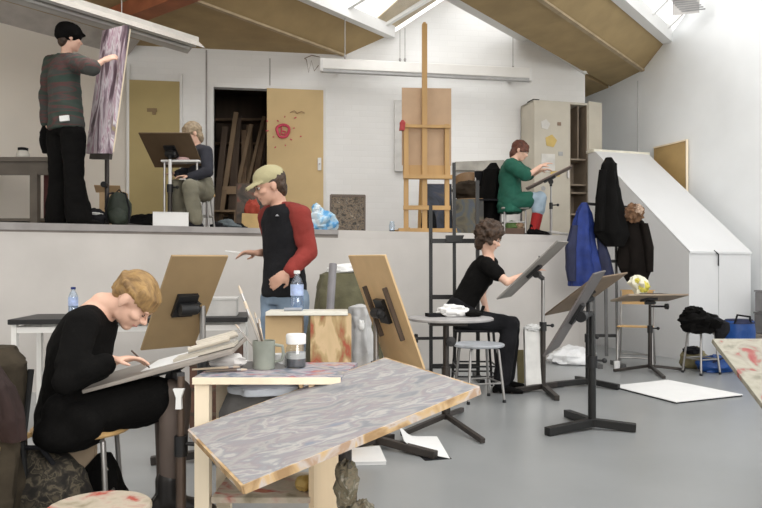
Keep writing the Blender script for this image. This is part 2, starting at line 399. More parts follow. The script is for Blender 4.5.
struct(MB().prism([bl+V((0, 0, .05))-A*.02, rg+V((0, 0, .05))-A*.02, rg+V((0, 0, .05))-A*.75, bl+V((0, 0, .05))-A*.45], (0, 0, .02)), 'trim_12', mat('tan_reveal_board', (.52, .44, .31), .7))
batten('trim_9', br+V((.0, 0, -.05)), .16, .14, white)
struct(MB().bar(br+gn*.03-V((0, 0, .03)), s1+gn*.03-V((0, 0, .03)), .05, .04), 'trim_13', white)
struct(MB().prism([gz(420, s1.z-.01)-gn*.14, V((s1.x, s1.y, s1.z-.01))-gn*.14+V((.03, 0, 0)), V((s1.x, s1.y, s1.z-.01))+A*3.4+V((.06, 0, 0)), V((0, 13.6, s1.z-.01))], (0, 0, .06)), 'ceiling_back', ceil_m)
batten('trim_10', B2+V((0, 0, .02)), .14, .2, white)
# roof lights: glass between beam and ridge, with glazing bars
def skylight(n, p, q, l=LEN, step=.85):
    struct(MB().prism([p, q, q-A*l, p-A*l], (0, 0, .012)), 'window_%d' % n, bevelglass)
    k = .25; b = MB()
    while k < l:
        b.bar(p-A*k+V((0, 0, -.02)), q-A*k+V((0, 0, -.02)), .05, .07, A); k += step
    b.bar(q+V((0, 0, -.02)), q-A*l+V((0, 0, -.02)), .1, .12, B_)
    struct(b, 'window_%d_bars' % n, white)
skylight(1, bl+V((0, 0, .06)), rg)
skylight(2, br+V((0, 0, .06)), rg)
skylight(3, B2+V((0, 0, .06)), B2+V((0, 0, .06))+rise*1.5, 11, .7)
# opened vent at the top of the right roof light
vt = P(686, 4, 9.6)
vo = thing('roof_vent', vt, 'grey louvred roof vent hanging open at the top of the right roof light', 'vent')
build(MB().slab(vt, (1, -.3, 0), (.3, 0, -.3), .34, .26, .03), 'vent_frame', gsteel, vo)
mm = MB()
for k in range(6): mm.slab(vt+V((.02, -.02, -.02))+V((.3, 0, -.3)).normalized()*(-.1+.04*k), (1, -.3, 0), (.3, 0, -.3), .3, .016, .04)
build(mm, 'louvre', mat('vent_grey', (.25, .25, .25), .5), vo)
# cross beam of red-brown timber
cb = P(150, 14, 8.15)
struct(MB().bar(V((cb.x, cb.y, ZF-.1))-B_*.9, V((cb.x, cb.y, ZF-.1))+B_*3.0, .22, .19), 'trim_11', redbeam)

# doors
d1 = MB().prism([gz(130, STAGE)+gn*.02, gz(180, STAGE)+gn*.02, gz(180, 1.1+188/70.2)+gn*.02, gz(130, 1.1+188/70.2)+gn*.02], gn*.03)
d1o = struct(d1, 'door_1', olivetan)
build(MB().box(gable(152, 110, .06), (.14, .01, .05)).box(gable(154, 113, .06), (.05, .012, .04)), 'door_label', mat('worn_label', (.27, .19, .10), .7), d1o)
build(MB().bar(gz(128.8, STAGE)+gn*.02, gz(128.8, 4.0)+gn*.02, .04, .05).bar(gz(181.3, STAGE)+gn*.02, gz(181.3, 3.9)+gn*.02, .04, .05), 'door_frame', white, d1o)
d2 = MB().prism([gz(267, STAGE)+gn*.02, gz(323, STAGE)+gn*.02, gz(323, DT)+gn*.02, gz(267, DT)+gn*.02], gn*.04)
d2o = struct(d2, 'door_2', tan)
hp = gable(319.5, 164, .08)
build(MB().box(hp, (.05, .02, .18)), 'door_plate', white, d2o)
build(MB().tube([hp+gn*.01, hp+gn*.035], .012), 'keyhole', gsteel, d2o, True)
pink = mat('pink_red_spray_paint', (.62, .07, .12), .6)
g = MB(); gc = gable(283, 131, .085)
def gp(dx, dz): return gc + V((dx, .15*dx, dz))
ring = [gp(.085*math.cos(a)*(1+.12*math.sin(3*a)), .095*math.sin(a)*(1+.08*math.sin(2*a+1))) for a in [k*math.pi/12 for k in range(25)]]
g.tube(ring, .021, 6)
g.tube([gp(-.02, .055), gp(-.025, -.045), gp(.03, -.045), gp(.035, -.005), gp(-.01, 0)], .012, 6)
for a in range(11):
    t = a*2*math.pi/11+.3; k_ = .15+.05*((a*5) % 3); g.tube([gp(k_*math.cos(t), k_*math.sin(t)), gp((k_+.025+.02*(a % 2))*math.cos(t), (k_+.02)*math.sin(t))], .008, 5)
build(g, 'graffiti', pink, d2o)
build(MB().tube([gp(.1, .27), gp(.16, .30), gp(.2, .26), gp(.26, .29), gp(.31, .27)], .006, 5), 'scribble', mat('brown_scribble', (.3, .18, .1), .7), d2o)
build(MB().bar(gz(212, STAGE)+gn*.01, gz(212, DT+.03)+gn*.01, .05, .05).bar(gz(324.3, STAGE)+gn*.01, gz(324.3, DT+.03)+gn*.01, .05, .05).bar(gz(212, DT+.02)+gn*.01, gz(324.3, DT+.02)+gn*.01, .05, .05, (0, 0, 1)), 'door_frame', white, d2o)

# sloping enclosure beside the right wall
r0 = V((3.72, 8.45, 0)); ur = V((1, .33, 0)); vr = V((-.33, 1, 0))
w_, t_ = .90, 1.95
side = [r0, r0+V((0, 0, 1.305)), r0+vr*(t_-.14)+V((0, 0, 2.83)), r0+vr*t_+V((0, 0, 2.85)), r0+vr*t_]
ro = thing('sloping_stair_enclosure', r0+ur*.45+vr*.9, 'white wedge-shaped stair enclosure sloping down from the stage beside the right wall', 'enclosure')
build(MB().prism(side, ur*w_), 'body', ramp_w, ro)
build(MB().prism([r0+V((0, 0, 1.30))-vr*.015, r0+V((0, 0, 1.325))-vr*.015, r0+vr*(t_-.14)+V((0, 0, 2.855)), r0+vr*(t_-.14)+V((0, 0, 2.83))], ur*w_), 'sloping_lid', ramp_w, ro)
build(MB().prism([r0+vr*(t_-.16)+V((0, 0, 2.83))-ur*.02, r0+vr*(t_-.16)+V((0, 0, 2.87))-ur*.02, r0+vr*(t_+.02)+V((0, 0, 2.87))-ur*.02, r0+vr*(t_+.02)+V((0, 0, 2.83))-ur*.02], ur*(w_+.04)), 'top_ledge', mat('cream_ledge', (.78, .75, .64), .6), ro)
hk = r0+ur*.40-vr*.01+V((0, 0, 1.29))
build(MB().tube([hk+V((-.05, -.01, .05)), hk+V((0, -.02, 0)), hk+V((.0, -.02, -.14))], .008, 6), 'latch', black, ro)
build(MB().bar(r0+ur*.42-vr*.004, r0+ur*.42-vr*.004+V((0, 0, 1.27)), .006, .006), 'panel_joint', mat('joint_shadow_grey', (.55, .55, .56), .7), ro)  # thin grey strip marking the panel seam
# ------------------------------------------------------------------ lamps and cords
tubem = mat('fluorescent_tube_glass', (.62, .61, .58), .3, var=.01)
lp = P(196, 49, 7.7); ld = -A; lb = B_
lo = thing('strip_lamp', lp, 'long white fluorescent strip lamp hanging at upper left over the stage', 'lamp')
q = lp + ld*4.2
prof = [(-.16, -.02), (-.05, .07), (.05, .07), (.16, -.02), (.145, -.02), (.04, .045), (-.04, .045), (-.145, -.02)]
build(MB().prism([lp+lb*x+V((0, 0, z)) for x, z in prof], ld*4.2), 'reflector', mat('dusty_lamp_enamel', (.42, .395, .36), .5, var=.06), lo)  # reflector and batten in plain grey tones
build(MB().prism([lp+lb*x+V((0, 0, z)) for x, z in ((-.05, .07), (.05, .07), (.05, .12), (-.05, .12))], ld*4.2), 'batten', mat('dusty_lamp_batten', (.55, .53, .49), .5), lo)
for s in (-1, 1): build(MB().tube([lp+lb*.06*s+V((0, 0, .01))+ld*.05, lp+lb*.06*s+V((0, 0, .01))+ld*4.1], .016, 10), 'tube', tubem, lo, True)
for k in (.9, 2.9): build(MB().tube([lp+ld*k+V((0, 0, .12)), V((lp.x+ld.x*k, lp.y+ld.y*k, ZF))], .006, 5), 'hanging_wire', gsteel, lo)
wa, wb = gable(322, 64, .35), gable(530, 74, .35)
wl = thing('wall_lamp', (wa+wb)/2, 'long white fluorescent lamp fixed high across the gable wall behind the tall easel', 'lamp')
wd = (wb-wa).normalized()
build(MB().bar(wa, wb, .15, .11, (0, 0, 1)), 'housing', lampw, wl, bevel=.008)
build(MB().bar(wa-V((0, 0, .095)), wb-V((0, 0, .095)), .04, .08, (0, 0, 1)), 'reflector', mat('lamp_grey_underside', (.42, .42, .42), .4), wl)
for f in (.08, .5, .92):
    p = mix(wa, wb, f); build(MB().bar(p+V((0, 0, -.02)), p-gn*.36+V((0, 0, -.02)), .04, .03, (0, 0, 1)), 'bracket', white, wl)
for s in (wa, wb): build(MB().box(s-V((0, 0, .02)), (.04, .12, .18)), 'end_cap', white, wl)
cw = MB(); c0 = wa+V((-.05, 0, .0))
cw.tube([c0+V((0, 0, -.02)), c0+V((-.06, 0, -.1)), c0+V((-.1, 0, .05)), c0+V((-.14, 0, -.12)), c0+V((-.17, 0, .06)), c0+V((-.22, .2, .14)), c0+V((-.12, .25, .2)), c0+V((.0,   .2, .16))], .006, 6)
tag(build(cw, 'lamp_cable', mat('brown_cable', (.14, .09, .06), .6), None, True), 'loose curled cable at the left end of the gable wall lamp', 'cable')
def cord(px, y0, y1, d, name, lab):
    p = P(px, y0, d); q_ = P(px, y1, d)
    tag(build(MB().tube([p, q_], .006, 5).lathe(q_, [(.012, 0), (.02, -.02), (.014, -.05), (.006, -.06)], 8), name, mat('grey_cord', (.35, .34, .33), .6), None, True), lab, 'cord')
gd = lambda px: gable(px, 0).y-.1
cord(400, 30, 58, gd(400), 'pull_cord', 'left one of two grey pull cords beside the tall easel mast')
cord(405, 28, 58, gd(405), 'pull_cord', 'right one of two grey pull cords beside the tall easel mast')
cord(513, 30, 66, gd(513), 'pull_cord', 'lone grey pull cord hanging below the right roof beam')
cord(345, 18, 55, 9.6, 'hanging_cord', 'thin cord hanging from the left roof beam to the wall lamp')

# ------------------------------------------------------------------ people
def frame(f, u=V((0, 0, 1))):
    f = V(f).normalized(); s = f.cross(V(u)); s = s.normalized() if s.length > 1e-3 else V((1, 0, 0)); uu = s.cross(f).normalized()
    return f, s, uu
def capsule(mb, pts, rad, n=14, squash=None):
    pts = [V(p) for p in pts]; P2, R2 = [], []
    for i in range(len(pts)-1):
        for k in range(4):
            t = k/4; P2.append(pts[i].lerp(pts[i+1], t)); R2.append(rad[i]*(1-t)+rad[i+1]*t)
    P2.append(pts[-1]); R2.append(rad[-1])
    mb.tube(P2, R2, n); mb.ell(pts[0], rad[0]); mb.ell(pts[-1], rad[-1])
    for p, r in zip(pts[1:-1], rad[1:-1]): mb.ell(p, r*.99)
    return mb
def torso_loft(mb, secs, side):
    side = V(side).normalized(); rs = []; m = 4; K = len(secs)-1
    cs = [V(c) for c, *_ in secs]
    def cr(i, t):
        p = [cs[max(i-1, 0)], cs[i], cs[min(i+1, K)], cs[min(i+2, K)]]
        return .5*((2*p[1]) + (p[2]-p[0])*t + (2*p[0]-5*p[1]+4*p[2]-p[3])*t*t + (3*p[1]-p[0]-3*p[2]+p[3])*t**3)
    samp = []
    for q_ in range(K*m+1):
        i = min(q_//m, K-1); t = q_/m-i
        samp.append((cr(i, t), secs[i][1]*(1-t)+secs[i+1][1]*t, secs[i][2]*(1-t)+secs[i+1][2]*t))
    for k, (c, w, d) in enumerate(samp):
        tg = (samp[min(k+1, len(samp)-1)][0]-samp[max(k-1, 0)][0]).normalized()
        s = (side - tg*side.dot(tg)).normalized(); dep = s.cross(tg)
        rs.append([c + s*math.cos(a)*w + dep*math.sin(a)*d for a in [2*math.pi*j/20 for j in range(20)]])
    mb.rings(rs, True); return mb
def head_geo(mb, c, f, u):
    f, s, u = frame(f, u); R = Matrix((f, s, u)).transposed()
    L_ = lambda a, b, d: V(c)+f*a+s*b+u*d
    mb.ell(L_(-.008, 0, .030), (.096, .074, .088), R, 20, 14)
    mb.ell(L_(.030, 0, -.040), (.062, .057, .072), R, 18, 12)
    mb.ell(L_(.062, 0, -.092), (.026, .030, .022), R)
    mb.ell(L_(.020, 0, -.075), (.055, .050, .035), R)
    mb.rings([[L_(a, sx*w, h) for sx, h in ((-1, z), (0, z+.004), (1, z), (0, z-.012))] for a, w, z in ((.082, .008, .018), (.098, .010, -.002), (.115, .015, -.024), (.092, .017, -.034))], True)
    mb.ell(L_(.106, 0, -.024), (.014, .014, .011), R); mb.ell(L_(.096, .011, -.029), (.011, .009, .008), R); mb.ell(L_(.096, -.011, -.029), (.011, .009, .008), R)
    mb.ell(L_(.083, 0, .022), (.012, .048, .012), R)
    mb.ell(L_(.086, 0, -.055), (.011, .024, .008), R); mb.ell(L_(.083, 0, -.067), (.011, .020, .008), R)
    for k in (-1, 1):
        mb.ell(L_(.062, k*.040, -.022), (.028, .024, .022), R)
        mb.ell(L_(-.008, k*.076, -.008), (.020, .009, .032), R); mb.ell(L_(-.003, k*.074, -.034), (.011, .008, .013), R)
    return L_, R
def hand_geo(mb, w, d, pn, curl=.5, side=1, k=1.0):     # w wrist, d pointing direction, pn the way the palm faces
    d, s, n_ = frame(d, -V(pn)); pn = -n_; w = V(w)        # s across the palm
    R = Matrix((d, s, n_)).transposed()
    mb.ell(w+d*.045*k, (.052*k, .040*k, .016*k), R, 14, 9); mb.ell(w+d*.010*k, (.030*k, .028*k, .019*k), R)
    for i, (o, ln_) in enumerate(((.030, .068), (.010, .078), (-.010, .072), (-.029, .056))):
        o *= side; p = w+d*.080*k+s*o*k; a = curl*(.5+.08*i); pts = [w+d*.05*k+s*o*.8*k, p]; dd = d+s*o*2.2
        for fr in (.44, .32, .24):
            dd = (dd*math.cos(a)+pn*math.sin(a)).normalized() if True else dd
            p = p+dd*ln_*fr*k; pts.append(p); 
            dd = dd.normalized()
        mb.tube(pts, [.0095*k, .0092*k, .0085*k, .0078*k, .0065*k], 8); mb.ell(pts[-1], .0066*k, None, 8, 6)
    tb = w+d*.022*k+s*.030*side*k; t1 = tb+(d*.55+s*.6*side+pn*.45).normalized()*.038*k; t2 = t1+(d*.85+pn*.45+s*.05*side).normalized()*.030*k
    mb.tube([w+d*.02*k+s*.012*side*k, tb, t1, t2], [.013*k, .0125*k, .0105*k, .0075*k], 8); mb.ell(t2, .0078*k, None, 8, 6)
def shoe_geo(mb, ankle, toe, h=.075, ln_=.26, wd=.046, hs=1.0):
    f = V((toe[0], toe[1], 0)).normalized(); s = V((-f.y, f.x, 0)); a = V(ankle); z0 = a.z-h
    secs = ((-.075, .026, .05), (-.055, .036, .075), (0, .040, h+.01), (.05, .042, .075), (.11, wd, .055), (.16, wd*.95, .045), (ln_-.085, .030, .03), (ln_-.075, .012, .018))
    mb.rings([[V((a.x, a.y, z0))+f*x*(hs*.94 if hs < 1 else 1)+s*w*hs*math.cos(t)+V((0, 0, max(0, hh*hs*.5+hh*hs*.5*math.sin(t)))) for t in [2*math.pi*j/14 for j in range(14)]] for x, w, hh in secs], True)
def human(name, label, J, sk, sexw=1.0, voxel=.0085, legs_r=1.0, handL=None, handR=None):
    """J: pelvis chest neck head fwd face up, and sl sr el er wl wr hl hr kl kr al ar"""
    root = V(J['base'])
    mb = MB(); side = V(J['side'])
    torso_loft(mb, [(J['pelvis']-(V(J['chest'])-V(J['pelvis'])).normalized()*.08, .11, .085), (J['pelvis'], .155*sexw, .105), (mix(J['pelvis'], J['chest'], .5), .125*sexw, .088), (J['chest'], .145*sexw, .10), (mix(J['chest'], J['neck'], .55), .155*sexw, .085), (mix(J['chest'], J['neck'], .85), .10, .065), (J['neck'], .055, .052)], side)
    f, s, u = frame(J['face'], J['up'])
    hb = V(J['head'])-f*.022-u*.06
    capsule(mb, [mix(J['chest'], J['neck'], .8), J['neck'], hb], [.062, .052, .050])
    head_geo(mb, J['head'], J['face'], J['up'])
    for a, b, c, d in (('sl', 'el', 'wl', handL), ('sr', 'er', 'wr', handR)):
        capsule(mb, [J[a], J[b], J[c]], [.047, .037, .024])
        if d: hand_geo(mb, J[c], *d)
    for a, b, c in (('hl', 'kl', 'al'), ('hr', 'kr', 'ar')):
        calf = mix(J[b], J[c], .3)
        capsule(mb, [J[a], J[b], calf, J[c]], [.078*legs_r, .052*legs_r, .052*legs_r, .034*legs_r])
    for a, t in (('al', 'tl'), ('ar', 'tr')): shoe_geo(mb, V(J[a])-V((0, 0, .0)), J[t], .062, .225, .038, .72)
    o = solid(mb, 'person', sk, None, voxel, 3, org=root)
    tag(o, label, 'person')
    return o
def eyes(o, J, r=.0095, closed=False, brow=None):
    f, s, u = frame(J['face'], J['up']); c = V(J['head'])
    for k in (-1, 1):
        p = c+f*.0815+s*.031*k+u*.004
        if closed: build(MB().tube([p+s*.014*t+f*(.008-.006*abs(t))-u*(.006*(1-t*t)) for t in (-1, -.5, 0, .5, 1)], .0022, 5), 'eyelash', mat('dark_lash', (.05, .03, .02), .6), o)
        else:
            build(MB().ell(p-f*.002, r), 'eye', mat('eye_white', (.50, .45, .42), .3), o, True)
            build(MB().ell(p+f*.006, .0058), 'iris', mat('dark_iris', (.02, .013, .01), .15), o, True)
        if brow: build(MB().tube([c+f*(.094-.006*abs(t))+s*(.031*k+.016*t)+u*(.022-.004*t*t) for t in (-1, -.3, .4, 1)], .0035, 5), 'eyebrow', brow, o)
    build(MB().tube([c+f*(.0955-.010*t*t)+s*.022*t-u*.061 for t in (-1, -.5, 0, .5, 1)], .0032, 5), 'mouth', mat('lip_colour', (.42, .16, .14), .45), o)
def garment_top(o, J, m, name='top', sleeveL=1.0, sleeveR=1.0, infl=.016, sexw=1.0, hem=.10, wob=.006, voxel=.012, neckcut=.86, loose=1.0):
    mb = MB(); side = V(J['side']); ax = (V(J['chest'])-V(J['pelvis'])).normalized(); i = infl
    torso_loft(mb, [(J['pelvis']-ax*hem, (.150*sexw+i)*loose, (.108+i)*loose), (J['pelvis'], (.155*sexw+i)*loose, (.108+i)*loose), (mix(J['pelvis'], J['chest'], .5), (.132*sexw+i)*loose, (.094+i)*loose), (J['chest'], .150*sexw+i, .104+i), (mix(J['chest'], J['neck'], .55), .155*sexw+i, .088+i), (mix(J['chest'], J['neck'], neckcut), .095+i, .064+i), (mix(J['chest'], J['neck'], neckcut+.08), .07+i*.6, .054+i*.6)], side)
    for a, b, c, L_ in (('sl', 'el', 'wl', sleeveL), ('sr', 'er', 'wr', sleeveR)):
        pts = [mix(J['chest'], J['neck'], .6).lerp(V(J[a]), .4), V(J[a])]; rad = [.065+i, .054+i]
        if L_ <= 0: continue
        if L_ < .5: pts.append(mix(J[a], J[b], L_*2)); rad.append(.050+i)
        else:
            pts.append(V(J[b])); rad.append(.042+i*1.05)
            if L_ > .5: pts.append(mix(J[b], J[c], (L_-.5)*2)); rad.append(.031+i)
        capsule(mb, pts, rad)
    return solid(mb, name, m, o, voxel, 4, wob, 11)
def trousers(o, J, m, name='trousers', infl=.018, flare=0, wob=.006, end=.93, sexw=1.0, voxel=.013):
    mb = MB(); side = V(J['side']); ax = (V(J['chest'])-V(J['pelvis'])).normalized(); i = infl
    torso_loft(mb, [(J['pelvis']-ax*.09, .125*sexw+i, .095+i), (J['pelvis'], .158*sexw+i, .112+i), (mix(J['pelvis'], J['chest'], .33), .140*sexw+i, .100+i)], side)
    for a, b, c in (('hl', 'kl', 'al'), ('hr', 'kr', 'ar')):
        e = mix(J[b], J[c], end)
        capsule(mb, [J[a], J[b], mix(J[b], J[c], .4), e], [.086+i, .058+i, .054+i+flare*.4, .040+i+flare])
    return solid(mb, name, m, o, voxel, 4, wob, 10)
def shoes(o, J, m, name='shoe', infl=1.0):
    for a, t in (('al', 'tl'), ('ar', 'tr')):
        mb = MB(); shoe_geo(mb, V(J[a])+V((0, 0, .006)), J[t], .08, .275, .05); capsule(mb, [V(J[a])-V((0, 0, .03)), V(J[a])+V((0, 0, .035))], [.044, .044])
        solid(mb, name, m, o, .01, 2)
def hair_cap(mb, J, r=1.13, down=.02, backd=.05, n=0):
    f, s, u = frame(J['face'], J['up']); R = Matrix((f, s, u)).transposed(); c = V(J['head'])
    mb.ell(c-f*.022+u*.040, (.094*r, .078*r, .086*r), R, 22, 14)
    mb.ell(c-f*.060-u*backd, (.045*r, .066*r, .07*r), R, 18, 10)
    return f, s, u, c
# ---------------- woman drawing in the foreground
w = P
J = dict(base=w(75, 428, 2.98), side=(0, 1, 0), pelvis=w(76, 412, 3.0), chest=w(83, 342, 3.0), neck=w(102, 304, 3.0), head=w(134, 300, 3.0),
         face=(.62, -.06, -.78), up=(.78, -.04, .62), sl=w(90, 322, 3.14), sr=w(82, 324, 2.85), el=w(92, 386, 3.22), er=w(66, 381, 2.72), wl=w(130, 398, 3.12), wr=w(113, 361, 2.84),
         hl=w(80, 416, 3.1), hr=w(78, 416, 2.9), kl=w(170, 391, 3.14), kr=w(176, 393, 2.93), al=w(167, 492, 3.14), ar=w(170, 492, 2.93), tl=(1, .1, 0), tr=(1, -.05, 0))
o = human('person', 'blonde person in a black dress bent over a drawing board on a stool', J, skin, .93, .0065,
          handR=((1, .25, .12), (.1, -.2, -1), .55, 1, .95), handL=((1, 0, -.1), (0, 0, -1), .4, -1, .95))
eyes(o, J, closed=True)
hm = MB(); f, s, u, c = hair_cap(hm, J, 1.005, backd=-.01)
for k in range(46):      # locks falling forward over brow and ears
    a = -1.25+2.5*k/45; r0_ = c-f*.02+u*.112+f*.03*math.cos(a)+s*.03*math.sin(a)
    ed = c+f*(.104*math.cos(a)-.010)+s*.088*math.sin(a)+u*(.022+.006*abs(math.sin(a))+.012*math.sin(k*2.3))
    md = mix(r0_, ed, .55)+(f*math.cos(a)+s*math.sin(a))*.020+u*.008
    hm.tube([r0_, md, ed], [.010, .009, .004], 6)
for k in range(26):
    a = 1.0+ (2*math.pi-2.0)*k/25; r0_ = c-f*.03+u*.108; dd = f*math.cos(a)*.106+s*math.sin(a)*.088
    ed = c-f*.015+dd*.86+u*(-.020+.012*math.sin(k*1.9)); md = c-f*.02+dd*.94+u*.045
    if abs(math.sin(a)) > .8 and math.cos(a) > -.55: ed = c-f*.02+dd*.98+u*.030
    hm.tube([r0_, md, ed], [.011, .011, .005], 6)
solid(hm, 'hair', blond, o, .005, 2, .001, 50)
mb = MB(); i = .02
torso_loft(mb, [(w(76, 432, 3.0), .19, .16), (J['pelvis'], .185, .155), (w(77, 378, 3.0), .15, .128), (J['chest'], .160, .125), (mix(J['chest'], J['neck'], .55), .160, .100), (mix(J['chest'], J['neck'], .80), .10, .068), (mix(J['chest'], J['neck'], .88), .08, .058)], J['side'])
for a, b, c_, e in (('sl', 'el', 'wl', .85), ('sr', 'er', 'wr', .80)):
    capsule(mb, [mix(J['chest'], J['neck'], .6).lerp(V(J[a]), .4), J[a], J[b], mix(J[b], J[c_], e)], [.07, .07, .058, .047])
capsule(mb, [J['hl'], mix(J['hl'], J['kl'], .82)], [.105, .088]); capsule(mb, [J['hr'], mix(J['hr'], J['kr'], .82)], [.105, .088])
mb.ell(w(122, 412, 3.0), (.2, .15, .07))
mb.ell(w(74, 428, 2.92), (.145, .21, .095)); mb.ell(w(80, 424, 2.80), (.10, .06, .085)); mb.ell(w(58, 415, 2.82), (.06, .06, .09))
solid(mb, 'dress', blk, o, .011, 4, .007, 10)
mb = MB()
for a, b, c_ in (('hl', 'kl', 'al'), ('hr', 'kr', 'ar')):
    capsule(mb, [mix(J[a], J[b], .5), J[b], mix(J[b], J[c_], .3), J[c_]], [.078, .066, .064, .043])
solid(mb, 'tights', tights, o, .01, 3)
for a, t in (('al', 'tl'), ('ar', 'tr')):
    mb = MB(); shoe_geo(mb, V(J[a])+V((0, 0, .006)), J[t], .09, .275, .05); capsule(mb, [V(J[a])-V((0, 0, .03)), V(J[a])+V((0, 0, .055))], [.05, .053])
    solid(mb, 'ankle_boot', mat('black_leather', (.02, .018, .017), .4), o, .01, 2)
pn = J['wr']+V((.10, .045, .0))
tag(build(MB().tube([pn+V((.03, .01, -.035)), pn+V((-.035, -.02, .04))], .0035, 6), 'pencil', mat('dark_pencil', (.05, .03, .02), .5)), 'thin dark pencil held in the blonde drawing person\'s hand', 'pencil')

# ---------------- man in cap
J = dict(base=w(283, 441, 4.5), side=(.6, -.8, 0), pelvis=w(284, 290, 4.5), chest=w(284, 233, 4.5), neck=w(279, 204, 4.5), head=w(270, 186, 4.47),
         face=(-.86, -.30, -.30), up=(-.25, -.1, .95), sl=w(300, 216, 4.37), sr=w(268, 217, 4.62), el=w(308, 252, 4.36), er=w(276, 252, 4.74), wl=w(288, 273, 4.22), wr=w(258, 253, 4.58),
         hl=w(294, 300, 4.45), hr=w(276, 300, 4.56), kl=w(292, 362, 4.42), kr=w(273, 364, 4.50), al=w(290, 429, 4.45), ar=w(272, 429, 4.53), tl=(-.8, -.6, 0), tr=(-.85, -.5, 0))
o = human('person', 'person in a khaki cap and black top with red sleeves standing behind the paint table', J, skin_d, 1.0, .0075,
          handL=((-.8, -.1, -.55), (-.3, .9, -.2), .75, -1, 1), handR=((-1, -.05, .06), (0, -.2, -1), .7, 1, 1))
eyes(o, J, brow=brownh)
hm = MB(); f, s, u, c = hair_cap(hm, J, 1.04, backd=.02)
solid(hm, 'hair', brownh, o, .007, 1, .004, 40)
cp = MB(); R = Matrix((f, s, u)).transposed()
cp.ell(c-f*.010+u*.058, (.107, .086, .076), R, 20, 12)
cp.rings([[c+f*(x+.002*abs(t))+s*wd_*t+u*(z-.022*t*t) for t in (-1, -.5, 0, .5, 1)] + [c+f*(x+.002*abs(t))+s*wd_*t+u*(z-.010-.022*t*t) for t in (1, .5, 0, -.5, -1)] for x, wd_, z in ((.05, .076, .056), (.095, .072, .050), (.130, .060, .040), (.155, .034, .032))], True)
solid(cp, 'cap', capm, o, .007, 2, .002, 20)
garment_top(o, J, blk2, 'top', 0, 0, .026, 1.02, .045, .006, .011)
for a, b, c_, e in (('sl', 'el', 'wl', .88), ('sr', 'er', 'wr', .35)):
    mb = MB(); capsule(mb, [mix(J['chest'], J['neck'], .88).lerp(V(J[a]), .25), mix(mix(J['chest'], J['neck'], .8), J[a], .72)+V((0, 0, .012)), J[a], J[b], mix(J[b], J[c_], e)], [.052, .066, .072, .062, .046])
    solid(mb, 'sleeve', redc, o, .010, 4, .007, 14)
fl_ = w(277, 216, 4.33)
build(MB().prism([fl_+V((-.012, -.0, 0)), fl_+V((.012, 0, 0)), fl_+V((0, 0, .012))], (0, .03, 0)), 'chest_logo', mat('grey_logo', (.3, .3, .32), .7), o)
trousers(o, J, denim, 'jeans')
shoes(o, J, blk2)
b0 = J['wr']+V((-.10, -.01, .0))
tag(build(MB().tube([b0, b0+V((-.11, -.01, .012))], [.006, .005], 6), 'paintbrush', paper, None, True), 'short white paintbrush held out by the person in the cap', 'paintbrush')

# ---------------- standing painter on the stage
d = 6.58
J = dict(base=V(((66-381)/700*d, d, STAGE)), side=(.7, -.7, 0), pelvis=w(66, 126, d), chest=w(64, 78, d), neck=w(67, 54, d), head=w(70, 38, d-.02),
         face=(.72, .55, -.08), up=(.08, 0, 1), sr=w(77, 63, 6.43), sl=w(52, 64, 6.70), er=w(92, 68, 6.22), el=w(47, 94, 6.74), wr=w(103, 61, 6.40), wl=w(46, 122, 6.70),
         hr=w(73, 134, d-.07), hl=w(59, 134, d+.05), kr=w(74, 178, d-.08), kl=w(59, 178, d+.05), ar=w(79, 217, d-.05), al=w(58, 217, d+.08), tr=(.9, .2, 0), tl=(.7, .6, 0))
J['al'].z = STAGE+.075; J['ar'].z = STAGE+.075
o = human('person', 'standing painter in black beanie and dark striped jumper working at a tall canvas', J, skin, 1.03, .0085,
          handR=((.75, .35, .5), (.3, .8, -.2), .5, -1, 1), handL=((0, .1, -1), (.8, .5, 0), .6, 1, 1))
hm = MB(); f, s, u, c = hair_cap(hm, J, 1.03, backd=.03); solid(hm, 'hair', brownh, o, .009, 1)
cp = MB(); R = Matrix((f, s, u)).transposed(); cp.ell(c-f*.015+u*.048, (.125, .104, .098), R, 20, 12); cp.ell(c-f*.055+u*.005, (.082, .086, .06), R)
cp.ell(c+f*.085+u*.055, (.055, .06, .018), R)
solid(cp, 'beanie', blk, o, .009, 3, .004, 18)
garment_top(o, J, sweater, 'jumper', .98, .58, .030, 1.10, .05, .010, .013, loose=1.12)
trousers(o, J, blk, 'trousers', .030, .050, .010, 1.0)
shoes(o, J, blk)
lb_ = w(60, 119, 6.36)
build(MB().bar(lb_, lb_+V((.085, -.01, .008)), .05, .02, (0, 0, 1)), 'white_label', paper, o)
hr_ = J['wl']+V((0, 0, -.10))
tag(build(MB().drape([(hr_+V((0, 0, .09)), .02, .02), (hr_+V((-.01, 0, 0)), .05, .04), (hr_+V((-.01, 0, -.10)), .055, .04), (hr_+V((0, 0, -.2)), .03, .03)], (1, 0, 0), 4, .2, 2), 'cloth_rag', blk, None, True), 'black rag held in the lowered hand of the painter in the beanie', 'rag')

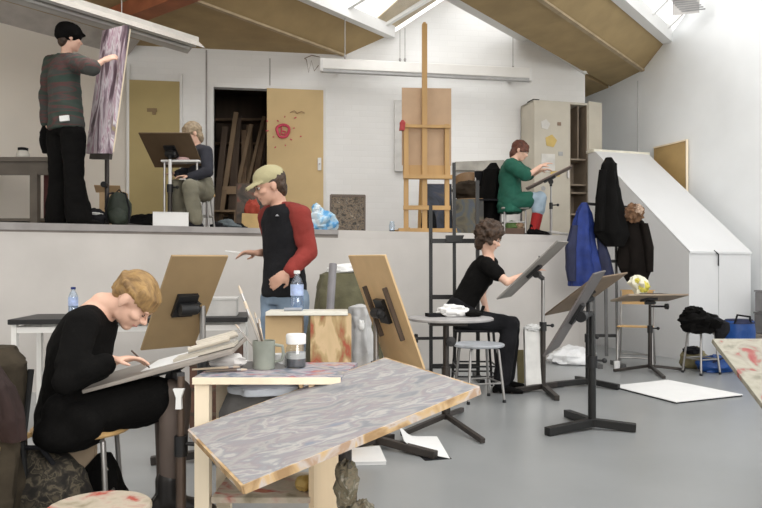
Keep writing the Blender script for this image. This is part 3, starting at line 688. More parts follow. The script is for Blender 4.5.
# ---------------- blonde person seated on the stage behind a drawing board
d = 7.55
J = dict(base=V(((198-381)/700*d, d, STAGE)), side=(.35, -.93, 0), pelvis=w(201, 188, d), chest=w(198, 160, d), neck=w(196, 146, d), head=w(192, 134, d-.03),
         face=(-.75, -.5, -.35), up=(-.3, -.1, .95), sl=w(206, 152, d-.13), sr=w(190, 152, d+.15), el=w(208, 172, d-.22), er=w(186, 172, d+.2), wl=w(190, 177, d-.28), wr=w(178, 174, d+.05),
         hl=w(204, 192, d-.08), hr=w(198, 192, d+.1), kl=w(190, 187, d-.42), kr=w(176, 187, d-.2), al=w(196, 220, d-.38), ar=w(180, 220, d-.15), tl=(-.8, -.5, 0), tr=(-.8, -.4, 0))
for k in ('al', 'ar'): J[k].z = STAGE+.075
o = human('person', 'seated person with fair hair and dark top behind the tilted board on stage', J, skin, .95, .0085, handL=((-1, -.1, .1), (0, 0, -1), .5, -1, 1), handR=((-1, -.1, .1), (0, 0, -1), .5, 1, 1))
eyes(o, J)
hm = MB(); f, s, u, c = hair_cap(hm, J, 1.12, backd=.04)
for k in range(20):
    a = -1.1+2.2*k/19; r0_ = c+u*.115-f*.02; ed = c+f*(.098*math.cos(a))+s*.092*math.sin(a)+u*(.03-.03*abs(math.sin(a))); hm.tube([r0_, mix(r0_, ed, .5)+f*.03*math.cos(a)+s*.03*math.sin(a)+u*.015, ed], [.014, .014, .006], 6)
solid(hm, 'hair', ashh, o, .008, 1, .005, 35)
garment_top(o, J, mat('navy_black_knit', (.022, .023, .032), .9), 'top', 1.0, 1.0, .018, .98, .1, .006, .012)
trousers(o, J, mat('olive_grey_twill', (.155, .145, .105), .8, var=.2, bump=.2), 'trousers', .026, .01, .009)
shoes(o, J, blk2)

# ---------------- person in green on the stage
d = 8.6
J = dict(base=V(((512-381)/700*d, d, STAGE)), side=(0, 1, 0), pelvis=w(510, 201, d), chest=w(510, 174, d), neck=w(514, 160, d), head=w(520, 151, d),
         face=(.86, -.28, -.42), up=(.4, 0, .9), sr=w(511, 166, d-.16), sl=w(515, 166, d+.16), er=w(527, 176, d-.30), el=w(530, 176, d+.26), wr=w(541, 166, d-.16), wl=w(541, 170, d+.12),
         hr=w(513, 203, d-.09), hl=w(513, 203, d+.09), kr=w(540, 197, d-.13), kl=w(541, 198, d+.10), ar=w(533, 225, d-.13), al=w(536, 225, d+.08), tr=(1, -.1, 0), tl=(1, .1, 0))
for k in ('al', 'ar'): J[k].z = STAGE+.075
o = human('person', 'person in a green top and red socks drawing on the stage beside the cabinet', J, skin, .95, .0085, handR=((1, .1, .45), (0, .3, -1), .5, 1, 1), handL=((1, 0, .1), (0, 0, -1), .5, -1, 1))
eyes(o, J, brow=auburn)
hm = MB(); f, s, u, c = hair_cap(hm, J, 1.12, backd=.045)
for k in range(22):
    a = -1.3+2.6*k/21; r0_ = c+u*.115-f*.02; ed = c+f*(.096*math.cos(a))+s*.09*math.sin(a)+u*(.035-.06*abs(math.sin(a))); hm.tube([r0_, mix(r0_, ed, .5)+f*.03*math.cos(a)+s*.03*math.sin(a)+u*.02, ed], [.014, .015, .007], 6)
solid(hm, 'hair', auburn, o, .008, 1, .006, 35)
garment_top(o, J, greenc, 'top', .44, .44, .030, 1.05, .15, .010, .013, loose=1.08)
mb = MB(); capsule(mb, [J['hr']+V((0, 0, .01)), mix(J['hr'], J['kr'], .55)], [.12, .105]); capsule(mb, [J['hl'], mix(J['hl'], J['kl'], .5)], [.12, .105]); mb.ell(J['pelvis']-V((0.0, 0, .06)), (.17, .19, .10))
solid(mb, 'tunic_skirt', greenc, o, .013, 3, .008, 12)
trousers(o, J, denim_l, 'jeans', .018, 0, .006, .45)
for a, b in (('kl', 'al'), ('kr', 'ar')):
    mb = MB(); capsule(mb, [mix(J[a], J[b], .38), mix(J[a], J[b], .6), J[b]], [.056, .054, .044]); solid(mb, 'sock', redsock, o, .01, 2, .003, 20)
shoes(o, J, blk)

# ---------------- curly-haired person on the lower floor
d = 6.4
J = dict(base=w(467, 391, d), side=(-.2, .98, 0), pelvis=w(457, 314, d), chest=w(478, 278, d), neck=w(489, 257, d), head=w(490, 238, d-.02),
         face=(.82, -.32, -.42), up=(.4, -.1, .9), sr=w(487, 265, d-.17), sl=w(491, 263, d+.17), er=w(507, 282, d-.30), el=w(482, 294, d+.32), wr=w(530, 273, d-.16), wl=w(487, 312, d+.16),
         hr=w(462, 319, d-.09), hl=w(463, 319, d+.09), kr=w(510, 325, d-.16), kl=w(512, 324, d+.10), ar=w(501, 383, d-.16), al=w(506, 381, d+.10), tr=(1, -.1, 0), tl=(1, .1, 0))
for k in ('al', 'ar'): J[k].z = .075
o = human('person', 'curly-haired person in a black T-shirt seated and drawing on the lower floor', J, skin, .93, .0085, handR=((1, .2, .42), (.1, .3, -1), .5, 1, 1), handL=((.7, -.2, -.5), (0, 0, -1), .5, -1, 1))
eyes(o, J, brow=brownh)
hm = MB(); f, s, u, c = hair_cap(hm, J, 1.25, backd=.06)
random.seed(3)
for k in range(110):
    a = random.uniform(0, 2*math.pi); t = random.uniform(-.55, 1); rr = math.sqrt(max(0, 1-t*t))
    p = c-f*.022+u*.025+f*.125*rr*math.cos(a)+s*.11*rr*math.sin(a)+u*.125*t
    if (p-c).dot(f) > .045 and (p-c).dot(u) < .055: continue
    hm.ell(p, random.uniform(.016, .03), None, 8, 6)
solid(hm, 'hair', brownh, o, .008, 1, .008, 45)
garment_top(o, J, blk, 'tee_shirt', .27, .27, .018, .97, .11, .006, .012)
trousers(o, J, blk2, 'trousers', .020, .018, .006)
shoes(o, J, blk)
# ------------------------------------------------------------------ easels with a board
def easel(name, loc, label, cat, board, pole_top, legs, mpole=steel, mboard=board_b, hub=.08, pr=.024, bt=.014, group=None, legw=.045, clamp=True, lip=None, upright=None, legm=None, rails=False, knob=.05, legh=.045):
    loc = V(loc); t = thing(name, loc, label, cat, group); legm = legm or mpole
    c, u, v, bw, bh = V(board[0]), V(board[1]).normalized(), V(board[2]).normalized(), board[3], board[4]
    n = u.cross(v).normalized(); dn = n if n.z < 0 else -n
    h = loc+V((0, 0, hub)); pt = V(pole_top)
    mid = mix(h, pt, .55)
    build(MB().tube([h-V((0, 0, hub*.8)), mid], pr, 12), 'pole', mpole, t, True)
    build(MB().tube([mid-V((0, 0, .12)), pt], pr*.72, 12), 'inner_pole', upright or mpole, t, True)
    build(MB().tube([mid-V((0, 0, .05)), mid+V((0, 0, .03))], pr*1.35, 12).tube([mid, mid+V((.075, -.02, 0))], .008, 8).ell(mid+V((.08, -.021, 0)), .018), 'height_knob', plastic_b, t, True)
    for l in legs:
        e = V((l[0], l[1], loc.z+legh*.5+.001))
        build(MB().bar(V((loc.x, loc.y, loc.z+max(hub*.6, legh*.5+.001))), e, legh, legw, (0, 0, 1)), 'leg', legm, t, bevel=.004)
    build(MB().slab(c, u, v, bw, bh, bt), 'board', mboard, t, bevel=.003)
    if clamp:
        bc = c+dn*(bt*.5)
        side = u if abs(u.z) < abs(v.z) else v
        cl = build(MB().slab(bc+dn*.012, u, v, .12, .15, .024).tube([bc+dn*.045-side*.045, bc+dn*.045+side*.045], knob*.62, 14).bar(bc+dn*.04, pt, .03, .03), 'clamp', plastic_b, t, True)
        build(MB().lathe(bc+dn*.045+side*.045, [(knob*.55, 0), (knob*.6, .012), (knob*.3, .03)], 12, side), 'clamp_knob', plastic_b, cl, True)
    if rails:
        for k in (-1, 1): build(MB().bar(c+dn*(bt*.5+.012)+u*bw*.27*k-v*bh*.25, c+dn*(bt*.5+.012)+u*bw*.27*k+v*bh*.22, .022, .024, u), 'batten', darkw, t)
    if lip: build(MB().bar(c-v*(bh/2-.01)-dn*(bt*.5+.012)-u*bw*.48, c-v*(bh/2-.01)-dn*(bt*.5+.012)+u*bw*.48, .024, .02, dn), 'ledge', mboard, t)
    return t

def school_stool(name, loc, label, cat, h=.46, r=.18, seat=seatw, leg=gsteel, square=False, rot=0, group=None, splay=.05):
    loc = V(loc); t = thing(name, loc, label, cat, group)
    if square: build(MB().box(loc+V((0, 0, h-.012)), (2*r, 2*r, .024), rz(rot)), 'seat', seat, t, bevel=.01)
    else: build(MB().lathe(loc+V((0, 0, h-.026)), [(0, 0), (r*.96, 0), (r, .008), (r, .02), (r*.97, .026), (0, .026)], 28), 'seat', seat, t, True)
    for k in range(4):
        a = math.radians(45+90*k+rot); d = V((math.cos(a), math.sin(a), 0)); q_ = r*(1.1 if square else .82)
        lg = build(MB().tube([loc+d*(q_-.03)+V((0, 0, h-.028)), loc+d*q_+V((0, 0, h-.05)), loc+d*(q_+splay)+V((0, 0, .012))], .0115, 10), 'leg', leg, t, True)
        build(MB().lathe(loc+d*(q_+splay), [(.014, 0), (.016, .004), (.013, .025)], 10), 'foot_cap', plastic_b, lg, True)
    pts = []
    for k in range(5):
        a = math.radians(45+90*k+rot); pts.append(loc+V((math.cos(a), math.sin(a), 0))*((r*(1.1 if square else .82))+splay*.65)+V((0, 0, .16)))
    build(MB().tube(pts, .008, 8), 'stretcher', leg, t, True)
    return t

# ------------------------------------------------------------------ things on the stage
S = V((0, 0, STAGE))
# workbench at far left
bx0, bx1 = G(-70, 7.55), G(51, 7.55); bd = V((0, .75, 0)); T = V((0, 0, STAGE+.80))
wb_ = thing('workbench', (bx0+bx1)/2+bd*.5+S, 'long dark grey wooden workbench at the left edge of the stage', 'workbench')
build(MB().prism([bx0+T-V((0, 0, .05)), bx1+T-V((0, 0, .05)), bx1+bd+T-V((0, 0, .05)), bx0+bd+T-V((0, 0, .05))], (0, 0, .05)), 'worktop', benchw, wb_, bevel=.004)
build(MB().prism([bx0+T+V((.03, .03, -.19)), bx1+T+V((-.03, .03, -.19)), bx1+T+V((-.03, .03, -.05)), bx0+T+V((.03, .03, -.05))], (0, .03, 0)), 'apron', benchw, wb_)
for p in (bx1+V((-.20, .06, 0)), bx1+bd+V((-.10, -.08, 0)), bx0+V((.3, .06, 0)), bx0+bd+V((.3, -.08, 0))):
    build(MB().box(p+V((0, 0, STAGE+.315)), (.08, .08, .63)), 'leg', benchw, wb_)
build(MB().bar(bx0+V((.1, .35, STAGE+.13)), bx1+V((-.05, .35, STAGE+.13)), .03, .5, (0, 0, 1)), 'lower_shelf', benchw, wb_)
jp = P(23, 157, 7.75); jp.z = T.z
jr = thing('jar', jp, 'small pale jar with a dark lid standing on the grey workbench', 'jar')
build(MB().lathe(jp, [(.05, 0), (.068, .02), (.07, .06), (.055, .09), (.05, .1), (0, .1)], 18), 'glass_body', mat('jar_milky', (.62, .60, .55), .3), jr, True)
build(MB().lathe(jp+V((0, 0, .1)), [(.052, 0), (.054, .03), (.03, .036), (0, .036)], 18), 'lid', blk2, jr, True)
tag(build(MB().box(G(43.5, 7.62)+V((0, .12, STAGE+.34)), (.09, .05, .68)), 'timber_offcut', mat('dark_red_timber', (.10, .03, .03), .6)), 'narrow dark red timber upright standing under the workbench end', 'timber')
# tall canvas on its easel
cc, cu, cv = V((-2.575, 6.62, 2.794)), V((.735, -.669, -.112)).normalized(), V((.141, -.011, .99)).normalized()
cn = cu.cross(cv).normalized(); cn = cn if cn.y < 0 else -cn
ce = G(107, 6.95); ce.z = STAGE
et = thing('canvas_easel', ce, 'slim dark easel holding up the tall lilac canvas on the stage', 'easel')
build(MB().tube([ce+V((0, 0, .02)), V((ce.x, ce.y, 2.62))], .022, 10), 'pole', steel, et, True)
build(MB().bar(V((ce.x, ce.y, 2.58)), cc-cn*.04-cv*.2, .03, .03), 'arm', steel, et)
build(MB().bar(cc-cv*.62-cu*.2-cn*.01, cc-cv*.62+cu*.2-cn*.01, .03, .06, cn), 'ledge', steel, et)
build(MB().bar(cc-cv*.62-cn*.03, V((ce.x, ce.y, 2.22)), .03, .03), 'ledge_arm', steel, et)
for a in (20, 140, 260): build(MB().bar(ce+V((0, 0, .06)), ce+V((.34*math.cos(math.radians(a)), .34*math.sin(math.radians(a)), .016)), .03, .035, (0, 0, 1)), 'leg', steel, et)
build(MB().tube([ce+V((0, -.03, .42)), ce+V((0, -.09, .42))], .03, 10), 'knob', plastic_b, et, True)
ct = thing('tall_canvas', cc-cv*.6, 'tall lilac, pink and white abstract canvas leaning on the stage easel', 'painting')
build(MB().slab(cc-cu*.03, cu, cv, .48, 1.2, .035), 'canvas', canvasp, ct, bevel=.003)
build(MB().slab(cc-cu*.03-cn*.03, cu, cv, .44, 1.15, .02), 'stretcher_frame', pine, ct)
cbp = G(114, 7.6); cbp.z = STAGE
cbx = thing('cardboard_box', cbp, 'brown cardboard box standing behind the tall canvas easel', 'box')
build(MB().box(cbp+V((0, 0, .21)), (.26, .24, .42), rz(12)), 'body', cardboard, cbx, bevel=.004)
build(MB().slab(cbp+V((0, -.17, .44)), (1, .2, 0), (0, -.8, .5), .26, .12, .006), 'flap', cardboard, cbx)
def backpack(loc, label, m, k=1.0, seed=1, rot=0):
    loc = V(loc); t = thing('backpack', loc, label, 'backpack'); R = rz(rot)
    build(MB().blob(loc+V((0, 0, .21*k)), (.15*k, .10*k, .225*k), .12, 3, seed, R, flat=loc.z+.002), 'main_compartment', m, t, True)
    build(MB().blob(loc+R@V((0, -.085*k, .13*k)), (.11*k, .05*k, .10*k), .1, 3, seed+2, R), 'front_pocket', m, t, True)
    for s in (-1, 1): build(MB().tube([loc+R@V((s*.06*k, -.05*k, .42*k)), loc+R@V((s*.10*k, -.11*k, .40*k)), loc+R@V((s*.14*k, -.10*k, .22*k)), loc+R@V((s*.13*k, -.07*k, .05*k))], .012*k, 8), 'strap', blk2, t, True)
    build(MB().tube([loc+R@V((-.04*k, 0, .42*k)), loc+R@V((0, 0, .465*k)), loc+R@V((.04*k, 0, .42*k))], .009*k, 8), 'handle', blk2, t, True)
    return t
p = G(119, 6.82); p.z = STAGE
backpack(p, 'dark green backpack on the stage edge behind the standing painter', mat('dark_green_nylon', (.022, .03, .02), .7, var=.3, bump=.2), .78, 3, 10)
p = G(95, 6.72); p.z = STAGE
sh = thing('shoulder_bag', p, 'crumpled dark bag with a pale band at the standing painter\'s feet', 'bag')
build(MB().blob(p+V((0, 0, .08)), (.10, .08, .09), .25, 4, 5, flat=p.z+.002), 'body', blk2, sh, True)
build(MB().blob(p+V((0, -.03, .115)), (.085, .06, .022), .2, 3, 8), 'pale_band', mat('pale_lining', (.5, .5, .48), .8), sh, True)
p = G(144, 7.2); p.z = STAGE
tag(build(MB().blob(p+V((0, 0, .05)), (.20, .12, .10), .35, 4, 9, flat=p.z+.002), 'dropped_jacket', blk, None, True), 'black jacket dropped flat on the stage below the mustard door', 'jacket')
# blonde's drawing easel, table, stool
bc = V((-2.182, 7.3, 2.347))
lp0 = G(170, 7.22); lp0.z = STAGE
easel('drawing_easel', lp0, 'dark brown tilted drawing board on a white-topped stand at left on stage', 'easel', (bc, V((.984, -.174, -.032)), V((-.114, -.763, .636)), .56, .47), V((lp0.x, lp0.y, 2.24)), [(lp0.x-.22, lp0.y+.1), (lp0.x+.22, lp0.y+.1), (lp0.x, lp0.y+.26)], steel, board_d, upright=white, knob=.06)
tp = G(184, 7.42); tp.z = STAGE
tt_ = thing('side_table', tp, 'small table with a white top beside the stand of the dark tilted board', 'table')
build(MB().box(tp+V((0, 0, .715)), (.40, .30, .022)), 'table_top', white, tt_, bevel=.004)
for sx in (-1, 1):
    for sy in (-1, 1): build(MB().tube([tp+V((sx*.17, sy*.12, .70)), tp+V((sx*.17, sy*.12, 0))], .012, 8), 'leg', gsteel, tt_, True)
q_ = tp+V((.01, -.06, .7265))
tag(build(MB().blob(q_+V((0, 0, .02)), (.07, .05, .022), .25, 4, 4, flat=q_.z), 'pink_rag', mat('pale_pink_cloth', (.72, .5, .5), .8), None, True), 'pale pink rag lying on the small white side table', 'rag')
p = G(200, 7.55); p.z = STAGE
school_stool('stool', p, 'plain stool under the fair-haired person seated on the stage', 'stool', .40, .16, seatw, gsteel)
p = G(171, 7.02); p.z = STAGE
wbx = thing('white_box', p, 'white rectangular box standing on the stage edge under the dark tilted board', 'box')
build(MB().box(p+V((0, 0, .075)), (.34, .13, .15), rz(14)), 'body', paper, wbx, bevel=.003)
build(MB().box(p+V((0, 0, .1535)), (.345, .135, .006), rz(14)), 'lid', paper, wbx)
# storeroom contents
random.seed(11)
PL = 'bare wooden plank leaning on end inside the dark storeroom doorway'
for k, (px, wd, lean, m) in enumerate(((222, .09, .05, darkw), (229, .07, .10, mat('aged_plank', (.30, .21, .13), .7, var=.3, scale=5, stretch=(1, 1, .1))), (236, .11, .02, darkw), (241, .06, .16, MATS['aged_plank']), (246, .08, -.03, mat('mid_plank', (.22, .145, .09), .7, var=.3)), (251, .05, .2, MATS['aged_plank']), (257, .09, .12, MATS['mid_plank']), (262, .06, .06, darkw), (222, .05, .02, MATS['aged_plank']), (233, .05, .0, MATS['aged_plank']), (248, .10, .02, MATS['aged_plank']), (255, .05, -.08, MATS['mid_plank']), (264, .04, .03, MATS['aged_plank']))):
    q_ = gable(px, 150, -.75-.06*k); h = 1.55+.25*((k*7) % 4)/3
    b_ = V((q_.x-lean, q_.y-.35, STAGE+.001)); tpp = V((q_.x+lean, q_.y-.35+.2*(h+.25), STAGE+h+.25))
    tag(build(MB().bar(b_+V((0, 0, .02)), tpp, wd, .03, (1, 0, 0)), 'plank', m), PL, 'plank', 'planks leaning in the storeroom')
sr = thing('storage_rack', gable(240, 200, -1.75), 'dark timber storage rack filling the back of the storeroom', 'rack')
sr.location.z = STAGE; ORG[sr].z = STAGE
for dx in (-.55, 0, .55):
    q_ = ORG[sr]+V((dx, 0, 0)); build(MB().box(q_+V((0, 0, 1.1)), (.07, .06, 2.2)), 'post', darkw, sr)
for z in (.5, 1.1, 1.7, 2.1): build(MB().box(ORG[sr]+V((0, -.02, z)), (1.2, .3, .04)), 'shelf', MATS['mid_plank'], sr)
q_ = gable(227, 200, -.45); q_.z = STAGE
ch = thing('wooden_chair', q_, 'old wooden chair with a tall post standing just inside the storeroom doorway', 'chair')
for sx in (-.17, .17):
    build(MB().box(q_+V((sx, .17, .44)), (.045, .04, .88)), 'rear_leg', MATS['aged_plank'], ch); build(MB().box(q_+V((sx, -.17, .22)), (.045, .04, .44)), 'front_leg', MATS['aged_plank'], ch)
build(MB().box(q_+V((0, 0, .455)), (.42, .40, .03)), 'seat', MATS['aged_plank'], ch); build(MB().box(q_+V((0, .17, .80)), (.38, .025, .12)), 'backrest', MATS['aged_plank'], ch)
q_ = G(250, 8.9); q_.z = STAGE
da = thing('framed_painting', q_, 'small dark reddish painting standing behind the person in the khaki cap', 'painting')
build(MB().slab(q_+V((0, .05, .36)), (1, .1, 0), (0, .18, 1), .34, .64, .02), 'canvas', splat('dark_red_brown_painting', [(.36, (.03, .025, .02)), (.5, (.10, .07, .05)), (.62, (.20, .05, .03))], 4), da)
build(MB().bar(q_+V((-.18, .0, .03)), q_+V((-.18, .1, .69)), .025, .03).bar(q_+V((.18, .03, .03)), q_+V((.18, .13, .69)), .025, .03).bar(q_+V((-.18, .1, .68)), q_+V((.18, .13, .68)), .025, .03), 'frame', darkw, da)
q_ = G(251, 8.55); q_.z = STAGE
bk = thing('paper_sack', q_, 'tan paper sack with a red cloth poking out near the storeroom doorway', 'sack')
build(MB().prism([q_+V((-.11, -.06, 0)), q_+V((.11, -.06, 0)), q_+V((.10, -.06, .26)), q_+V((-.10, -.06, .27))], (0, .13, 0)), 'body', mat('tan_paper', (.60, .42, .19), .75), bk, bevel=.006)
build(MB().blob(q_+V((.01, .02, .33)), (.09, .06, .11), .3, 4, 2), 'red_cloth', mat('dull_red_cloth', (.33, .05, .03), .85, var=.3), bk, True)
for k, (px, r_, m, lab) in enumerate(((218, .07, blk2, 'black cloth bundle on the stage edge by the storeroom doorway'), (228, .09, mat('dull_blue_grey_cloth', (.09, .11, .12), .85, var=.3), 'blue-grey cloth bundle on the stage floor in front of the doorway'), (237, .075, blk2, 'small black bag beside the tan paper sack'))):
    q_ = G(px, 7.75+.1*k); q_.z = STAGE
    tag(build(MB().blob(q_+V((0, 0, r_*.6)), (r_*1.5, r_*1.1, r_*.9), .35, 4, 20+k, flat=q_.z+.002), 'cloth_bundle', m, None, True), lab, 'bundle')
# blue and white plastic bag
q_ = G(321, 7.72); q_.z = STAGE
pb = thing('plastic_bag', q_, 'blue and white plastic carrier bag on the stage behind the red sleeve', 'bag')
build(MB().blob(q_+V((.0, 0, .10)), (.185, .11, .13), .5, 5, 31, flat=q_.z+.002), 'body', splat('blue_white_plastic', [(.38, (.62, .68, .72)), (.47, (.40, .60, .75)), (.53, (.10, .34, .62)), (.60, (.07, .28, .58)), (.68, (.55, .66, .74))], 5, rough=.35, dist=.5), pb, True)
build(MB().blob(q_+V((-.05, 0, .25)), (.05, .04, .06), .4, 5, 33), 'knotted_handles', MATS['blue_white_plastic'], pb, True)
# square mottled picture
q_ = G(347.5, 8.9); q_.z = STAGE
sp = thing('square_picture', q_, 'square dark mottled picture leaning at the foot of the gable wall', 'picture')
build(MB().slab(q_+V((0, .06, .275)), (1, .15, 0), (0, .18, 1), .43, .53, .02), 'picture_panel', mottled, sp)
fr_ = MB(); uu_ = V((1, .15, 0)).normalized(); vv_ = V((0, .18, 1)).normalized(); fc = q_+V((0, .052, .275))
for k in (-1, 1):
    fr_.bar(fc+uu_*.22*k-vv_*.27, fc+uu_*.22*k+vv_*.27, .022, .03); fr_.bar(fc+vv_*.265*k-uu_*.22, fc+vv_*.265*k+uu_*.22, .022, .03)
build(fr_, 'frame', mat('grey_brown_frame', (.14, .11, .09), .6), sp)
# bundle of tools/white objects by easel foot
q_ = G(392, 8.1); q_.z = STAGE
gb = thing('glass_jar', q_, 'small clear jar standing on the stage at the left foot of the tall easel', 'jar')
build(MB().lathe(q_, [(.03, 0), (.034, .01), (.034, .10), (.026, .12), (.026, .14)], 14), 'glass_body', bottle_g, gb, True)
build(MB().lathe(q_+V((0, 0, .004)), [(.029, 0), (.029, .035), (0, .035)], 12), 'dark_liquid', blk2, gb, True)

# tall studio easel
eb = G(426, 8.2); eb.z = STAGE; ux = V((1, .06, 0)).normalized(); dp = V((-.06, 1, 0)).normalized()
te = thing('studio_easel', eb, 'tall wooden studio easel with a very high mast on the stage', 'easel')
m = 8.2/F_PX
def ep(px, py, off=0): q_ = P(px, py, 8.2); return eb + ux*(q_.x-eb.x) + dp*off + V((0, 0, q_.z-STAGE))
build(MB().bar(ep(424.5, 229), ep(424.5, 24), .06, .045, ux), 'mast', easelw, te, bevel=.004)
build(MB().tube([ep(424.5, 24)-V((0, 0, .01)), ep(424.5, 22.5)], .018, 10), 'mast_tip', easelw, te)
for px in (406, 447): build(MB().bar(ep(px, 231), ep(px, 124), .055, .045, ux), 'side_post', easelw, te, bevel=.004)
for py, h in ((127, .05), (208, .07)): build(MB().bar(ep(403, py, -.03), ep(450, py, -.03), .045, h*.7, dp), 'cross_rail', easelw, te)
build(MB().bar(ep(403, 177.5, -.04), ep(452, 177.5, -.04), .09, .045, dp), 'canvas_ledge', easelw, te)
build(MB().bar(ep(408, 230, 0), ep(400, 230, .6), .06, .05, (0, 0, 1)), 'foot', easelw, te); build(MB().bar(ep(447, 230, 0), ep(448, 230, .6), .06, .05, (0, 0, 1)), 'foot', easelw, te)
build(MB().bar(ep(398, 230.5, -.04), ep(456, 230.5, -.04), .06, .045, dp), 'base_rail', easelw, te)
build(MB().bar(ep(424.5, 100, .05), ep(424.5, 228, .55), .04, .03, ux), 'rear_strut', easelw, te)
eb2 = ep(427, 126, .04)
bp_ = thing('hardboard_sheet', ep(427, 176, .04), 'large plain brown hardboard panel held on the tall studio easel', 'board')
build(MB().slab((ep(427, 87, .045)+ep(427, 165, .045))/2, ux, (0, 0, 1), .585, .91, .014), 'panel', mat('pinkish_brown_hardboard', (.47, .32, .20), .6, var=.06), bp_)
build(MB().slab((ep(427, 166, .03)+ep(427, 176, .03))/2, ux, (0, 0, 1), .56, .14, .02), 'wooden_edge_strip', easelw, bp_)
q_ = ep(402, 124, -.05)
tag(build(MB().drape([(q_+V((0, 0, .03)), .015, .02), (q_, .032, .03), (q_+V((-.005, 0, -.09)), .03, .03)], ux, 4, .2, 3), 'red_rag', mat('faded_red_cloth', (.40, .06, .06), .85), None, True), 'small red rag hanging on the left post of the tall studio easel', 'rag')
q_ = gz(398.5, 0)
tag(build(MB().prism([gz(394, 1.1+100/68)+gn*.03, gz(404, 1.1+100/68)+gn*.03, gz(404, 1.1+172/68)+gn*.03, gz(394, 1.1+172/68)+gn*.03], gn*.03), 'wall_panel', mat('pale_grey_panel', (.62, .61, .59), .6)), 'narrow pale grey panel fixed to the wall behind the tall easel', 'panel')
# leaning dark canvases and round-back chair behind
q_ = G(438, 8.95); q_.z = STAGE
lc = thing('leaning_canvas', q_, 'dark blue canvas leaning upright behind the legs of the tall easel', 'painting')
build(MB().slab(q_+V((0, .06, .35)), ux, (0, .15, 1), .36, .68, .02), 'canvas', blueart, lc)
build(MB().slab(q_+V((0, .085, .35)), ux, (0, .15, 1), .38, .70, .02), 'stretcher_frame', darkw, lc)
q_ = G(428, 8.75); q_.z = STAGE
tag(build(MB().blob(q_+V((0, .0, .16)), (.10, .08, .17), .3, 4, 41, flat=q_.z+.002), 'dark_sack', blk2, None, True), 'dark lumpy sack on the floor between the posts of the tall easel', 'sack')
q_ = G(471, 8.95); q_.z = STAGE
ac = thing('round_back_chair', q_, 'wooden armchair with a curved round backrest on the stage behind the black steel easel', 'chair')
arc = [V((.215*math.cos(a), .17*math.sin(a), 0)) for a in [math.pi*(-.05+1.1*k/14) for k in range(15)]]
tp_, bt_ = .80, .64
rs = [[q_+p*1.0+V((0, 0, bt_)), q_+p*1.09+V((0, 0, bt_)), q_+p*1.12+V((0, 0, bt_+(.02+.20*math.sin(math.pi*k/14)))), q_+p*1.03+V((0, 0, bt_+(.02+.20*math.sin(math.pi*k/14))))] for k, p in enumerate(arc)]
build(MB().rings(rs), 'backrest', mat('warm_brown_bentwood', (.24, .14, .065), .45, var=.2), ac, True, sharp=30)
build(MB().lathe(q_+V((0, -.03, .43)), [(0, 0), (.22, 0), (.23, .02), (.22, .045), (0, .05)], 24), 'seat', MATS['warm_brown_bentwood'], ac, True)
for a in (40, 140, 220, 320):
    d_ = V((math.cos(math.radians(a)), math.sin(math.radians(a)), 0)); build(MB().tube([q_+d_*.19+V((0, 0, .44 if a > 180 else .62)), q_+d_*.2+V((0, 0, .2)), q_+d_*.23], .018, 8), 'leg', MATS['warm_brown_bentwood'], ac, True)
q_ = G(470, 8.5); q_.z = STAGE
tag(build(MB().blob(q_+V((.02, .42, .58)), (.19, .14, .13), .3, 4, 161), 'dark_cushion', mat('dark_brown_cloth', (.035, .026, .018), .9, var=.3, spec=.15), None, True), 'dark brown cloth heaped on the seat of the round-back chair', 'cloth')
lc = thing('leaning_canvas', q_, 'dark canvas with yellow and blue patches leaning against the round-back chair', 'painting')
build(MB().slab(q_+V((0, .05, .235)), V((1, -.1, .0)), (0, .25, 1), .34, .44, .02), 'canvas', darkart, lc)
build(MB().slab(q_+V((0, .075, .235)), V((1, -.1, .0)), (0, .25, 1), .35, .45, .02), 'stretcher_frame', darkw, lc)
# grey wall ledge behind
tag(build(MB().prism([gz(452, 1.1+100/67.2)+gn*.02, gz(500, 1.1+100/67.2)+gn*.02, gz(500, 1.1+111/67.2)+gn*.02, gz(452, 1.1+108/67.2)+gn*.02], gn*.18), 'wall_shelf', mat('cement_grey', (.40, .38, .34), .8, var=.2)), 'rough grey ledge along the gable wall behind the round-back chair', 'shelf')
# black jacket on a tube chair
q_ = G(490, 8.75); q_.z = STAGE
kc = thing('tube_chair', q_, 'steel tube chair hidden under a black jacket beside the person in green', 'chair')
build(MB().box(q_+V((0, 0, .44)), (.34, .36, .02)), 'seat', blk2, kc)
for sx in (-.16, .16): build(MB().tube([q_+V((sx, -.2, 0)), q_+V((sx, -.16, .43)), q_+V((sx, .14, .43)), q_+V((sx, .18, .86))], .012, 8), 'frame', gsteel, kc, True); build(MB().tube([q_+V((sx, .2, 0)), q_+V((sx, .14, .43))], .012, 8), 'leg', gsteel, kc, True)
build(MB().box(q_+V((0, .17, .76)), (.34, .02, .16)), 'backrest', blk2, kc)
tag(build(MB().drape([(q_+V((0.06, .10, .93)), .04, .05), (q_+V((0.04, .12, .84)), .11, .14), (q_+V((0, .10, .5)), .15, .15), (q_+V((-.05, .08, .16)), .16, .14), (q_+V((-.06, .08, .02)), .12, .12)], (1, 0, 0), 5, .16, 1), 'black_jacket', blk, None, True), 'black jacket draped over the chair behind the person in green', 'jacket')
